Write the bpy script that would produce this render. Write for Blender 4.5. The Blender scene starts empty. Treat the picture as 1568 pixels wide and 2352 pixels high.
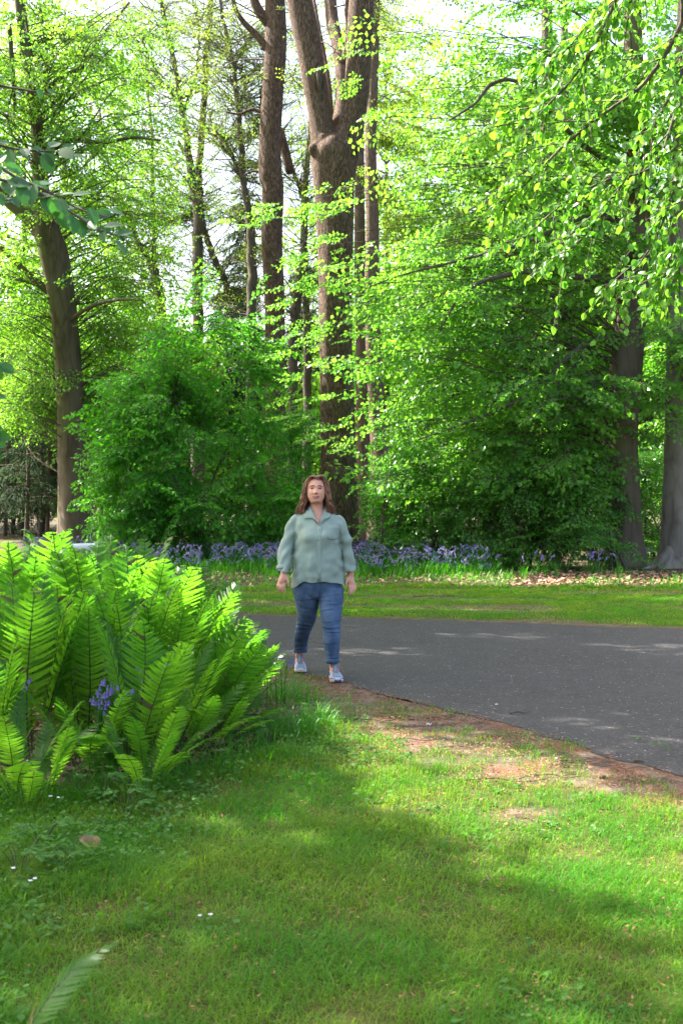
import bpy, bmesh, math, random
import numpy as np
from mathutils import Vector

scene = bpy.context.scene
col = scene.collection
rng = np.random.default_rng(7)
random.seed(7)

# ------------------------------------------------------------------ camera
EYE = 1.5                      # eye height in metres
cam_data = bpy.data.cameras.new('camera')
cam_data.sensor_fit = 'VERTICAL'
cam_data.sensor_height = 36.0
cam_data.lens = 42.0
cam_data.clip_end = 2000
cam_data.dof.use_dof = True
cam_data.dof.focus_distance = 9.9
cam_data.dof.aperture_fstop = 6.3
cam = bpy.data.objects.new('camera', cam_data)
col.objects.link(cam)
cam.location = (0, 0, EYE)
cam.rotation_euler = (math.radians(90 - 0.585), 0, 0)
scene.camera = cam

# ------------------------------------------------------------------ light
SUN = Vector((-0.69, 0.33, 0.86)).normalized()      # towards the sun: ahead of us, to the left
world = bpy.data.worlds.new('World')
scene.world = world
world.use_nodes = True
wn = world.node_tree.nodes
sky = wn.new('ShaderNodeTexSky')
sky.sky_type = 'NISHITA'
sky.sun_disc = False
sky.sun_elevation = math.asin(SUN.z)
sky.sun_rotation = math.atan2(SUN.x, SUN.y)
sky.air_density = 1.0
sky.dust_density = 6.0
sky.ozone_density = 0.4
world.node_tree.links.new(sky.outputs[0], wn['Background'].inputs['Color'])
wn['Background'].inputs['Strength'].default_value = 0.10

sun_data = bpy.data.lights.new('sun', 'SUN')
sun_data.energy = 3.9
sun_data.angle = math.radians(0.53)
sun_data.color = (1.0, 0.95, 0.86)
sun = bpy.data.objects.new('sun', sun_data)
col.objects.link(sun)
sun.rotation_euler = SUN.to_track_quat('Z', 'Y').to_euler()
sun.location = (-20, 30, 40)

scene.view_settings.view_transform = 'Standard'
scene.view_settings.look = 'None'
scene.view_settings.exposure = 2.68
scene.view_settings.gamma = 1.0
scene.cycles.max_bounces = 14
scene.cycles.diffuse_bounces = 8
scene.cycles.glossy_bounces = 2
scene.cycles.transmission_bounces = 10
scene.cycles.sample_clamp_indirect = 4.0
scene.cycles.use_denoising = True

# ------------------------------------------------------------------ helpers
def at(u, v, Y):
    """point at depth Y seen at (u, v) of the 1568 x 2352 view"""
    return np.array(((u - 784) / 2744.0 * Y, Y, EYE + (1148 - v) / 2744.0 * Y))

def ground_at(u, v):
    Y = EYE * 2744.0 / (v - 1148)
    return np.array(((u - 784) / 2744.0 * Y, Y))

def smooth01(x):
    x = np.clip(x, 0, 1)
    return x * x * (3 - 2 * x)

class Acc:
    """collects vertices and faces for ONE mesh"""
    def __init__(self):
        self.V = []; self.F = {3: [], 4: []}; self.M = {3: [], 4: []}; self.n = 0
    def add(self, V, F, mi=0):
        if len(V) == 0 or len(F) == 0: return
        F = np.asarray(F, np.int64)
        self.V.append(np.asarray(V, float)); q = F.shape[1]
        self.F[q].append(F + self.n); self.M[q].append(np.full(len(F), mi, np.int32))
        self.n += len(V)
    def add2(self, V, F4, F3, mi=0):
        self.V.append(np.asarray(V, float))
        for q, F in ((4, F4), (3, F3)):
            F = np.asarray(F, np.int64); self.F[q].append(F + self.n); self.M[q].append(np.full(len(F), mi, np.int32))
        self.n += len(V)
    def build(self, name, mats, parent=None, base=(0, 0, 0), smooth=False):
        me = self.mesh(name, mats, base, smooth)
        o = bpy.data.objects.new(name, me)
        col.objects.link(o)
        if parent is not None: o.parent = parent
        else: o.location = base
        return o
    def mesh(self, name, mats, base=(0, 0, 0), smooth=False):
        me = bpy.data.meshes.new(name)
        V = (np.concatenate(self.V) - np.asarray(base, float)).astype(np.float32)
        fs = [np.concatenate(self.F[q]) for q in (3, 4) if self.F[q]]
        mi = np.concatenate([np.concatenate(self.M[q]) for q in (3, 4) if self.F[q]])
        loops = np.concatenate([f.ravel() for f in fs]).astype(np.int32)
        tot = np.concatenate([np.full(len(f), f.shape[1]) for f in fs])
        start = np.concatenate(([0], np.cumsum(tot)[:-1])).astype(np.int32)
        me.vertices.add(len(V)); me.vertices.foreach_set('co', V.ravel())
        me.loops.add(len(loops)); me.loops.foreach_set('vertex_index', loops)
        me.polygons.add(len(start)); me.polygons.foreach_set('loop_start', start)
        if not isinstance(mats, (list, tuple)): mats = [mats]
        for m in mats: me.materials.append(m)
        me.polygons.foreach_set('material_index', mi)
        me.polygons.foreach_set('use_smooth', np.full(len(start), bool(smooth)))
        me.update(calc_edges=True)
        return me

def empty(name, loc, label, cat, group=None):
    o = bpy.data.objects.new(name, None)
    o.empty_display_size = 0.3
    col.objects.link(o)
    o.location = tuple(float(c) for c in loc)
    return tag(o, label, cat, group)

def tag(o, label=None, cat=None, group=None, kind=None):
    if label: o['label'] = label
    if cat: o['category'] = cat
    if group: o['group'] = group
    if kind: o['kind'] = kind
    return o

def norm(a):
    return a / np.maximum(np.linalg.norm(a, axis=-1, keepdims=True), 1e-9)

def frames(d, up):
    """rotation matrices whose columns are side, direction, normal"""
    d = norm(d); s = norm(np.cross(d, up)); n = np.cross(s, d)
    return np.stack([s, d, n], axis=-1)

def inst(TV, TF, R, s, T):
    TV = np.asarray(TV, float); TF = np.asarray(TF)
    n, k = len(T), len(TV)
    s = np.asarray(s, float)
    if s.ndim == 0: s = np.full(n, float(s))
    sv = TV[None] * (s[:, None, None] if s.ndim == 1 else s[:, None, :])
    V = np.einsum('nij,nkj->nki', R, sv) + T[:, None, :]
    F = TF[None] + (np.arange(n) * k)[:, None, None]
    return V.reshape(-1, 3), F.reshape(-1, TF.shape[1])

def tube(P, r, seg=8, flute=None, cap=True):
    P = np.asarray(P, float); n = len(P)
    r = np.broadcast_to(np.asarray(r, float), (n,))
    T = norm(np.gradient(P, axis=0))
    ref = np.array((0.0, 1.0, 0.0)) if abs(T[0][1]) < 0.9 else np.array((1.0, 0, 0))
    S = np.zeros((n, 3)); s = norm(np.cross(T[0], ref))
    for i in range(n):
        s = norm(s - T[i] * np.dot(s, T[i])); S[i] = s
    B = np.cross(T, S)
    a = np.linspace(0, 2 * np.pi, seg, endpoint=False)
    rr = r[:, None] * np.ones((1, seg))
    if flute is not None: rr = rr * flute(np.arange(n)[:, None] / max(n - 1, 1), a[None, :])
    V = P[:, None, :] + rr[..., None] * (np.cos(a)[None, :, None] * S[:, None, :] + np.sin(a)[None, :, None] * B[:, None, :])
    i = np.arange(n - 1)[:, None] * seg; j = np.arange(seg)[None, :]; j2 = (j + 1) % seg
    F = np.stack([i + j, i + j2, i + seg + j2, i + seg + j], -1).reshape(-1, 4)
    V = V.reshape(-1, 3)
    return V, F

def spline(P, n):
    """smooth resampling of a polyline with any number of columns"""
    P = np.asarray(P, float); m = len(P)
    t = np.linspace(0, m - 1, n); i = np.clip(t.astype(int), 0, m - 2); f = (t - i)[:, None]
    Q = np.vstack([2 * P[0] - P[1], P, 2 * P[-1] - P[-2]])
    p0, p1, p2, p3 = Q[i], Q[i + 1], Q[i + 2], Q[i + 3]
    return 0.5 * (2 * p1 + (p2 - p0) * f + (2 * p0 - 5 * p1 + 4 * p2 - p3) * f ** 2 + (3 * p1 - p0 - 3 * p2 + p3) * f ** 3)

def vnoise(p, seed=0):
    """cheap smooth value noise in any dimension (numpy)"""
    p = np.asarray(p, float); i = np.floor(p).astype(np.int64); f = p - i; f = f * f * (3 - 2 * f)
    D = p.shape[-1]; out = 0
    pr = np.array([73856093, 19349663, 83492791][:D], np.int64)
    for c in range(2 ** D):
        o = np.array([(c >> k) & 1 for k in range(D)])
        h = ((i + o) * pr).sum(-1) ^ (seed * 2654435761 % 2**31)
        h = (h ^ (h >> 13)) * 1274126177 & 0x7fffffff
        w = np.prod(np.where(o, f, 1 - f), -1)
        out = out + w * ((h ^ (h >> 16)) % 10007) / 10007.0
    return out

# ------------------------------------------------------------------ materials
def new_mat(name):
    m = bpy.data.materials.new(name); m.use_nodes = True
    nt = m.node_tree; nt.nodes.clear()
    out = nt.nodes.new('ShaderNodeOutputMaterial')
    return m, nt, out

def N(nt, typ, **kw):
    n = nt.nodes.new(typ)
    for k, v in kw.items():
        if k in n.inputs.keys(): n.inputs[k].default_value = v
        else: setattr(n, k, v)
    return n

def mixc(nt, fac, a, b):
    m = nt.nodes.new('ShaderNodeMix'); m.data_type = 'RGBA'
    for sock, val in ((m.inputs[0], fac), (m.inputs[6], a), (m.inputs[7], b)):
        if isinstance(val, (int, float)): sock.default_value = val
        elif isinstance(val, tuple): sock.default_value = (*val[:3], 1)
        else: nt.links.new(val, sock)
    return m.outputs[2]

def ramp(nt, val, lo, hi):
    m = nt.nodes.new('ShaderNodeMapRange'); m.interpolation_type = 'SMOOTHSTEP'
    m.inputs['From Min'].default_value = lo; m.inputs['From Max'].default_value = hi
    nt.links.new(val, m.inputs['Value'])
    return m.outputs[0]

def leaf_mat(name, a, b, ta, tb, fac=0.5, rough=0.38, spec=0.5, patch=0.35, objrand=0.0):
    """two leaf colours a..b for the face, ta..tb for the light that comes through"""
    m, nt, out = new_mat(name)
    g = N(nt, 'ShaderNodeNewGeometry'); tc = N(nt, 'ShaderNodeTexCoord')
    no = N(nt, 'ShaderNodeTexNoise', Scale=patch, Detail=2.0)
    nt.links.new(tc.outputs['Object'], no.inputs['Vector'])
    mx = nt.nodes.new('ShaderNodeMath'); mx.operation = 'MULTIPLY_ADD'
    nt.links.new(g.outputs['Random Per Island'], mx.inputs[0]); mx.inputs[1].default_value = 0.55
    nt.links.new(ramp(nt, no.outputs[0], 0.3, 0.7), mx.inputs[2])
    if objrand:
        oi = N(nt, 'ShaderNodeObjectInfo'); ad = nt.nodes.new('ShaderNodeMath'); ad.operation = 'MULTIPLY_ADD'
        nt.links.new(oi.outputs['Random'], ad.inputs[0]); ad.inputs[1].default_value = objrand; nt.links.new(mx.outputs[0], ad.inputs[2]); mx = ad
    f2 = nt.nodes.new('ShaderNodeMath'); f2.operation = 'MULTIPLY'; f2.use_clamp = True
    nt.links.new(mx.outputs[0], f2.inputs[0]); f2.inputs[1].default_value = 0.65
    p = N(nt, 'ShaderNodeBsdfPrincipled', Roughness=rough)
    p.inputs['Specular IOR Level'].default_value = spec
    nt.links.new(mixc(nt, f2.outputs[0], a, b), p.inputs['Base Color'])
    t = N(nt, 'ShaderNodeBsdfTranslucent')
    nt.links.new(mixc(nt, f2.outputs[0], ta, tb), t.inputs['Color'])
    ms = N(nt, 'ShaderNodeMixShader'); ms.inputs[0].default_value = fac
    nt.links.new(p.outputs[0], ms.inputs[1]); nt.links.new(t.outputs[0], ms.inputs[2])
    nt.links.new(ms.outputs[0], out.inputs[0])
    return m

def bark_mat(name, a, b, scale=9.0, stretch=0.16, bump=0.9, dist=0.03, crack=0.5, lichen=None):
    m, nt, out = new_mat(name)
    tc = N(nt, 'ShaderNodeTexCoord'); mp = N(nt, 'ShaderNodeMapping')
    mp.inputs['Scale'].default_value = (1, 1, stretch)
    nt.links.new(tc.outputs['Object'], mp.inputs[0])
    n1 = N(nt, 'ShaderNodeTexNoise', Scale=scale, Detail=5.0, Roughness=0.65, Distortion=0.6)
    nt.links.new(mp.outputs[0], n1.inputs['Vector'])
    vo = N(nt, 'ShaderNodeTexVoronoi', Scale=scale * 1.5); vo.feature = 'DISTANCE_TO_EDGE'
    ad = N(nt, 'ShaderNodeMix'); ad.data_type = 'VECTOR'; ad.inputs[0].default_value = 0.12
    nt.links.new(mp.outputs[0], ad.inputs[4]); nt.links.new(n1.outputs['Color'], ad.inputs[5])
    nt.links.new(ad.outputs[1], vo.inputs['Vector'])
    cr = ramp(nt, vo.outputs['Distance'], 0.0, 0.22)
    h = nt.nodes.new('ShaderNodeMath'); h.operation = 'MULTIPLY_ADD'
    nt.links.new(cr, h.inputs[0]); h.inputs[1].default_value = crack
    nt.links.new(n1.outputs[0], h.inputs[2])
    big = N(nt, 'ShaderNodeTexNoise', Scale=1.3, Detail=3.0)
    nt.links.new(tc.outputs['Object'], big.inputs['Vector'])
    c = mixc(nt, ramp(nt, h.outputs[0], 0.3, 0.3 + 0.75 * max(crack, 0.5)), a, b)
    if lichen: c = mixc(nt, ramp(nt, big.outputs[0], 0.5, 0.72), c, lichen)
    p = N(nt, 'ShaderNodeBsdfPrincipled', Roughness=0.88)
    p.inputs['Specular IOR Level'].default_value = 0.25
    nt.links.new(c, p.inputs['Base Color'])
    bp = N(nt, 'ShaderNodeBump', Strength=bump, Distance=dist)
    nt.links.new(h.outputs[0], bp.inputs['Height']); nt.links.new(bp.outputs[0], p.inputs['Normal'])
    nt.links.new(p.outputs[0], out.inputs[0])
    return m

def plain_mat(name, a, b=None, rough=0.7, scale=20.0, bump=0.0, spec=0.4, sss=0.0, dist=0.01):
    m, nt, out = new_mat(name)
    p = N(nt, 'ShaderNodeBsdfPrincipled', Roughness=rough)
    p.inputs['Specular IOR Level'].default_value = spec
    tc = N(nt, 'ShaderNodeTexCoord')
    n1 = N(nt, 'ShaderNodeTexNoise', Scale=scale, Detail=4.0)
    nt.links.new(tc.outputs['Object'], n1.inputs['Vector'])
    nt.links.new(mixc(nt, ramp(nt, n1.outputs[0], 0.3, 0.7), a, b or a), p.inputs['Base Color'])
    if sss:
        p.inputs['Subsurface Weight'].default_value = sss
        p.inputs['Subsurface Radius'].default_value = (0.01, 0.004, 0.002)
    if bump:
        bp = N(nt, 'ShaderNodeBump', Strength=bump, Distance=dist)
        nt.links.new(n1.outputs[0], bp.inputs['Height']); nt.links.new(bp.outputs[0], p.inputs['Normal'])
    nt.links.new(p.outputs[0], out.inputs[0])
    return m

M = {}
M['beech'] = leaf_mat('beech_leaf', (.070,.215,.025), (.110,.265,.030), (.17,.55,.03), (.32,.66,.05), .55, .36, .45, patch=.35)
M['near_beech'] = leaf_mat('near_beech_leaf', (.060,.190,.020), (.090,.230,.024), (.15,.46,.02), (.27,.57,.03), .5, .34, .45, patch=1.2)
M['left_beech'] = leaf_mat('left_beech_leaf', (.068,.210,.022), (.115,.260,.028), (.19,.54,.025), (.35,.64,.045), .55, .36, .4, patch=.35)
M['young'] = leaf_mat('young_leaf', (.080,.150,.022), (.120,.185,.030), (.22,.40,.03), (.34,.46,.05), .5, .45, .4, patch=.35)
M['maple'] = leaf_mat('maple_leaf', (.045,.205,.018), (.080,.265,.028), (.10,.50,.015), (.20,.60,.03), .5, .45, .3, patch=.5)
M['understory'] = leaf_mat('understory_leaf', (.055,.195,.022), (.090,.245,.030), (.12,.45,.02), (.22,.55,.03), .45, .34, .5, patch=.5)
M['blue_leaf'] = leaf_mat('hedge_leaf', (0.026, 0.105, 0.028), (0.036, 0.125, 0.028), (0.06, 0.24, 0.03), (0.09, 0.30, 0.03), 0.35, 0.4, patch=3.0)
M['far'] = leaf_mat('far_leaf', (.068,.200,.024), (.115,.245,.030), (.18,.47,.025), (.32,.57,.045), .5, .45, .3, patch=.2)
M['spruce'] = leaf_mat('spruce_needle', (.030,.055,.030), (.055,.085,.040), (.04,.08,.03), (.07,.11,.04), .2, .8, .1)
M['fern'] = leaf_mat('fern_blade', (.022,.100,.012), (.060,.165,.016), (.08,.34,.014), (.25,.56,.022), .52, .40, .3, patch=1.8, objrand=0.7)
M['fern_brown'] = plain_mat('dry_fern', (.16,.09,.04), (.10,.06,.03), .8)
M['rachis'] = plain_mat('fern_stalk', (0.055, 0.065, 0.02), (0.035, 0.03, 0.015), 0.6)
M['grass'] = leaf_mat('grass_blade', (.034,.165,.009), (.125,.215,.022), (.08,.42,.009), (.36,.53,.025), .45, .45, .15, patch=1.4)
M['lush'] = leaf_mat('lush_blade', (0.028, 0.15, 0.01), (0.045, 0.175, 0.012), (0.08, 0.4, 0.008), (0.13, 0.46, 0.012), 0.45, 0.38, 0.3, patch=2.0)
M['herb'] = leaf_mat('herb_leaf', (0.045, 0.15, 0.022), (0.075, 0.19, 0.03), (0.08, 0.3, 0.015), (0.14, 0.36, 0.025), 0.4, 0.5, 0.25, patch=4.0)
M['bell'] = leaf_mat('bluebell_petal', (.22,.17,.49), (.38,.30,.66), (.2,.16,.52), (.38,.30,.62), .35, .6, .1, patch=2.0)
M['pinkbell'] = leaf_mat('pale_bell_petal', (0.33, 0.22, 0.55), (0.50, 0.36, 0.60), (0.3, 0.2, 0.5), (0.5, 0.36, 0.6), 0.35, 0.5, 0.2, patch=2.0)
M['petal'] = leaf_mat('white_petal', (0.75, 0.75, 0.78), (0.65, 0.62, 0.72), (0.6, 0.6, 0.6), (0.6, 0.6, 0.65), 0.3, 0.5, 0.2)
M['scale'] = plain_mat('bud_scale', (0.20, 0.075, 0.034), (0.24, 0.125, 0.058), 0.7, 30.0)
M['deadleaf'] = plain_mat('dead_leaf', (0.20, 0.10, 0.055), (0.38, 0.24, 0.15), 0.75, 3.0)
M['palewood'] = plain_mat('pale_twig', (0.45, 0.38, 0.30), (0.55, 0.48, 0.40), 0.8, 9.0)
M['twig'] = plain_mat('dark_twig', (0.055, 0.038, 0.028), (0.11, 0.08, 0.06), 0.85, 40.0)
M['oak'] = bark_mat('oak_bark', (0.040, 0.025, 0.018), (0.205, 0.130, 0.095), 16.0, 0.22, 1.0, 0.05, 0.75)
M['oak_far'] = bark_mat('oak_bark_far', (0.050, 0.033, 0.024), (0.20, 0.135, 0.10), 14.0, 0.22, 0.9, 0.05, 0.5)
M['beech_bark'] = bark_mat('beech_bark', (0.060, 0.046, 0.030), (0.125, 0.098, 0.070), 3.0, 0.25, 0.35, 0.03, 0.12, (0.13, 0.135, 0.06))
M['grey_bark'] = bark_mat('grey_bark', (0.105, 0.088, 0.070), (0.215, 0.190, 0.160), 3.0, 0.35, 0.4, 0.03, 0.12, (0.17, 0.16, 0.11))
M['dark_bark'] = bark_mat('dark_bark', (0.045, 0.035, 0.028), (0.11, 0.088, 0.07), 8.0, 0.25, 0.7, 0.03, 0.4)
# ------------------------------------------------------------------ ground plan (metres)
NEAR_EDGE = np.array([(-60, 17.5), (-15, 14.2), (-5, 13.0), (-2.5, 12.4), (-1.2, 11.85), (-0.6, 11.1), (-0.48, 10.64), (-0.25, 10.15),
                      (0.02, 9.75), (0.224, 9.31), (0.68, 8.63), (1.09, 7.96), (1.39, 7.39), (1.62, 6.89), (1.85, 6.46),
                      (2.3, 5.4), (2.8, 3.8), (3.4, 0.5), (4.2, -6)])
FAR_EDGE = np.array([(-60, 24), (-15, 18), (-6, 16.6), (-1.04, 15.5), (0.09, 15.1), (2.1, 14.5), (3.95, 13.8), (8, 12.4), (15, 9.5), (30, 0), (36, -6)])

def resample(P, step):
    d = np.concatenate(([0], np.cumsum(np.linalg.norm(np.diff(P, axis=0), axis=1))))
    s = np.arange(0, d[-1], step)
    return np.stack([np.interp(s, d, P[:, 0]), np.interp(s, d, P[:, 1])], 1)

def seg_dist(p, P):
    """signed distance to an open polyline (positive to the right of its travel)"""
    p = np.asarray(p, float); best = np.full(len(p), 1e9); sg = np.ones(len(p))
    for a, b in zip(P[:-1], P[1:]):
        ab = b - a; t = np.clip(((p - a) @ ab) / (ab @ ab), 0, 1)
        q = p - (a + t[:, None] * ab); d = np.linalg.norm(q, axis=1)
        s = ab[0] * (p[:, 1] - a[1]) - ab[1] * (p[:, 0] - a[0])
        m = d < best; best[m] = d[m]; sg[m] = np.where(s[m] > 0, -1.0, 1.0)
    return best * sg

def in_poly(p, poly):
    x, y = p[:, 0], p[:, 1]; c = np.zeros(len(p), bool); j = len(poly) - 1
    for i in range(len(poly)):
        xi, yi = poly[i]; xj, yj = poly[j]
        c ^= ((yi > y) != (yj > y)) & (x < (xj - xi) * (y - yi) / (yj - yi + 1e-12) + xi)
        j = i
    return c

def poly_sd(p, poly):
    """signed distance to a closed polygon, positive inside"""
    P = np.vstack([poly, poly[:1]]); d = np.abs(seg_dist(p, P))
    return np.where(in_poly(p, poly), d, -d)

BED = np.array([(-8, 5.0), (-2.6, 5.4), (-1.75, 5.7), (-1.2, 6.1), (-0.9, 6.35), (-0.5, 6.9), (-0.27, 7.5), (-0.25, 8.1), (-0.42, 8.8), (-0.75, 9.6), (-1.3, 10.2), (-3, 10.9), (-8, 11.4)])
WOOD = np.array([(-80, 26), (-20, 22.5), (-8, 21.2), (-3, 20.6), (0, 20.3), (2.2, 20.6), (4.5, 20.2), (6.5, 20.8), (9, 19.8), (20, 17), (60, 5)])

def verge(p):
    """how bare the lawn is: 1 next to the near kerbless road edge, 0 in the lawn"""
    d = seg_dist(p, NEAR_EDGE)                       # right of travel = lawn side
    wide = np.interp(p[:, 1], [5.0, 7.0, 8.2, 9.5, 10.5, 11.5], [0.95, 1.25, 1.5, 1.5, 1.0, 0.5])
    n = vnoise(p * 2.3, 3) * 0.6 + vnoise(p * 7.0, 4) * 0.4
    return np.where(d > -0.3, smooth01(1.25 - d / wide + (n - 0.5) * 1.5), 0)

# the ground, one sheet to the horizon
gx = np.concatenate([[-600, -300, -150, -80, -50, -35, -25, -18, -14], np.arange(-11, -3.6, 0.35), np.arange(-3.6, 3.6, 0.06), np.arange(3.6, 11.5, 0.35), [14, 18, 25, 35, 50, 80, 150, 300, 600]])
gy = np.concatenate([[-300, -100, -40, -15, -5, 0, 1.5], np.arange(2.5, 12.5, 0.06), np.arange(12.5, 30, 0.25), [32, 35, 40, 50, 65, 90, 140, 250, 450, 900]])
GX, GY = np.meshgrid(gx, gy); gp = np.stack([GX.ravel(), GY.ravel()], 1)
z_dirt = np.maximum(verge(gp), 0)
d_far = seg_dist(gp, FAR_EDGE)
z_dirt = np.maximum(z_dirt, smooth01(1 - np.abs(d_far + 0.1) / 0.3) * 0.8)
z_dirt = np.maximum(z_dirt, (d_far < 0) * smooth01((vnoise(gp * np.array((.8, 1.9)), 31) - .60) / .15) * .6 * (z_dirt < 2))
z_soil = smooth01(poly_sd(gp, BED) / 0.5 + 0.2)
z_wood = smooth01(-seg_dist(gp, WOOD) / 0.8 + 0.5 + (vnoise(gp * 1.2, 9) - 0.5))
w, h = len(gx), len(gy)
i = (np.arange(h - 1)[:, None] * w + np.arange(w - 1)[None, :]).ravel()
A = Acc(); A.add(np.column_stack([gp, np.zeros(len(gp))]), np.stack([i, i + 1, i + w + 1, i + w], 1))

m, nt, out = new_mat('ground')
att = N(nt, 'ShaderNodeAttribute'); att.attribute_name = 'zone'
sep = N(nt, 'ShaderNodeSeparateColor'); nt.links.new(att.outputs['Color'], sep.inputs[0])
tc = N(nt, 'ShaderNodeTexCoord')
def nz(scale, detail=5.0, rough=0.6):
    n = N(nt, 'ShaderNodeTexNoise', Scale=scale, Detail=detail, Roughness=rough)
    nt.links.new(tc.outputs['Object'], n.inputs['Vector']); return n.outputs[0]
turf = mixc(nt, ramp(nt, nz(2.2), 0.35, 0.65), (0.030, 0.060, 0.010), (0.075, 0.080, 0.020))
turf = mixc(nt, ramp(nt, nz(60.0), 0.5, 0.72), turf, (0.19, 0.105, 0.045))
dirt = mixc(nt, ramp(nt, nz(7.0), 0.4, 0.62), (0.085, 0.058, 0.041), (0.165, 0.125, 0.095))
dirt = mixc(nt, ramp(nt, nz(3.1), 0.45, 0.62), dirt, (0.15, 0.075, 0.045))
dirt = mixc(nt, ramp(nt, nz(45.0), 0.56, 0.7), dirt, (0.085, 0.055, 0.04))
soil = mixc(nt, ramp(nt, nz(14.0), 0.4, 0.65), (0.035, 0.024, 0.018), (0.10, 0.06, 0.04))
wood = mixc(nt, ramp(nt, nz(9.0), 0.4, 0.62), (0.045, 0.028, 0.019), (0.13, 0.075, 0.048))
wood = mixc(nt, ramp(nt, nz(1.1), 0.45, 0.6), wood, (0.03, 0.05, 0.02))
c = mixc(nt, sep.outputs[0], turf, dirt); c = mixc(nt, sep.outputs[1], c, soil); c = mixc(nt, sep.outputs[2], c, wood)
p = N(nt, 'ShaderNodeBsdfPrincipled', Roughness=0.95); p.inputs['Specular IOR Level'].default_value = 0.15
nt.links.new(c, p.inputs['Base Color'])
bp = N(nt, 'ShaderNodeBump', Strength=0.8, Distance=0.02); nt.links.new(nz(40.0, 8.0, 0.7), bp.inputs['Height'])
nt.links.new(bp.outputs[0], p.inputs['Normal']); nt.links.new(p.outputs[0], out.inputs[0])
ground = A.build('ground', m); tag(ground, 'lawn and woodland soil under the trees', 'ground', kind='structure')
ca = ground.data.color_attributes.new('zone', 'FLOAT_COLOR', 'POINT')
ca.data.foreach_set('color', np.column_stack([z_dirt, z_soil, z_wood, np.ones(len(gp))]).astype(np.float32).ravel())

# the road: one sheet 4 mm above
ne = resample(NEAR_EDGE, 0.05); fe = resample(FAR_EDGE, 0.08)
ne = ne + np.stack([vnoise(ne * 4, 21) - 0.5, vnoise(ne * 4 + 9, 22) - 0.5], 1) * 0.10 + (np.stack([vnoise(ne * 16, 23), vnoise(ne * 16 + 5, 24)], 1) - 0.5) * 0.05
fe = fe + (np.stack([vnoise(fe * 3, 25), vnoise(fe * 3 + 7, 26)], 1) - 0.5) * 0.14
ring = np.vstack([ne, fe[::-1]])
bm = bmesh.new()
vs = [bm.verts.new((x, y, 0.004)) for x, y in ring]
f = bm.faces.new(vs); bmesh.ops.triangulate(bm, faces=[f])
bmesh.ops.recalc_face_normals(bm, faces=bm.faces)
me = bpy.data.meshes.new('road'); bm.to_mesh(me); bm.free()
m, nt, out = new_mat('asphalt')
tc = N(nt, 'ShaderNodeTexCoord')
vo = N(nt, 'ShaderNodeTexVoronoi', Scale=85.0); nt.links.new(tc.outputs['Object'], vo.inputs['Vector'])
big = nz(0.7, 3.0); mid = nz(5.0, 6.0)
c = mixc(nt, ramp(nt, big, 0.35, 0.7), (0.029, 0.027, 0.0275), (0.037, 0.0345, 0.035))
c = mixc(nt, ramp(nt, mid, 0.4, 0.75), c, (0.041, 0.0385, 0.0385))
rs = N(nt, 'ShaderNodeSeparateColor'); nt.links.new(vo.outputs['Color'], rs.inputs[0])
c = mixc(nt, ramp(nt, rs.outputs[0], 0.72, 1.0), c, (0.075, 0.070, 0.068))
c = mixc(nt, ramp(nt, rs.outputs[1], 0.990, 0.997), c, (0.30, 0.25, 0.22))
p = N(nt, 'ShaderNodeBsdfPrincipled', Roughness=0.72); p.inputs['Specular IOR Level'].default_value = 0.25
nt.links.new(c, p.inputs['Base Color'])
bp = N(nt, 'ShaderNodeBump', Strength=0.8, Distance=0.006); nt.links.new(vo.outputs['Distance'], bp.inputs['Height'])
nt.links.new(bp.outputs[0], p.inputs['Normal']); nt.links.new(p.outputs[0], out.inputs[0])
me.materials.append(m)
road = bpy.data.objects.new('road', me); col.objects.link(road)
tag(road, 'grey asphalt park road bending past the lawn', 'road', kind='structure')

# ------------------------------------------------------------------ leaf and spray templates
LEAF4_V = np.array([(0, 0, 0), (0.39, 0.48, 0.07), (0, 1, -0.10), (-0.39, 0.48, 0.07)]); LEAF4_F = np.array([(0, 1, 2, 3)])
def oval_leaf(wd=0.33, droop=0.16, fold=0.09, k=6):
    y = np.linspace(0, 1, k + 1); hw = wd * np.sin(np.pi * y ** 0.85) ** 0.75; hw[0] = 0.02; hw[-1] = 0.0
    z = -droop * y ** 2
    V = []; F = []
    for j in range(k + 1):
        V += [(-hw[j], y[j], z[j] + fold * hw[j] / wd), (0, y[j], z[j]), (hw[j], y[j], z[j] + fold * hw[j] / wd)]
    for j in range(k):
        a = 3 * j; F += [(a, a + 1, a + 4, a + 3), (a + 1, a + 2, a + 5, a + 4)]
    return np.array(V), np.array(F)

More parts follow.
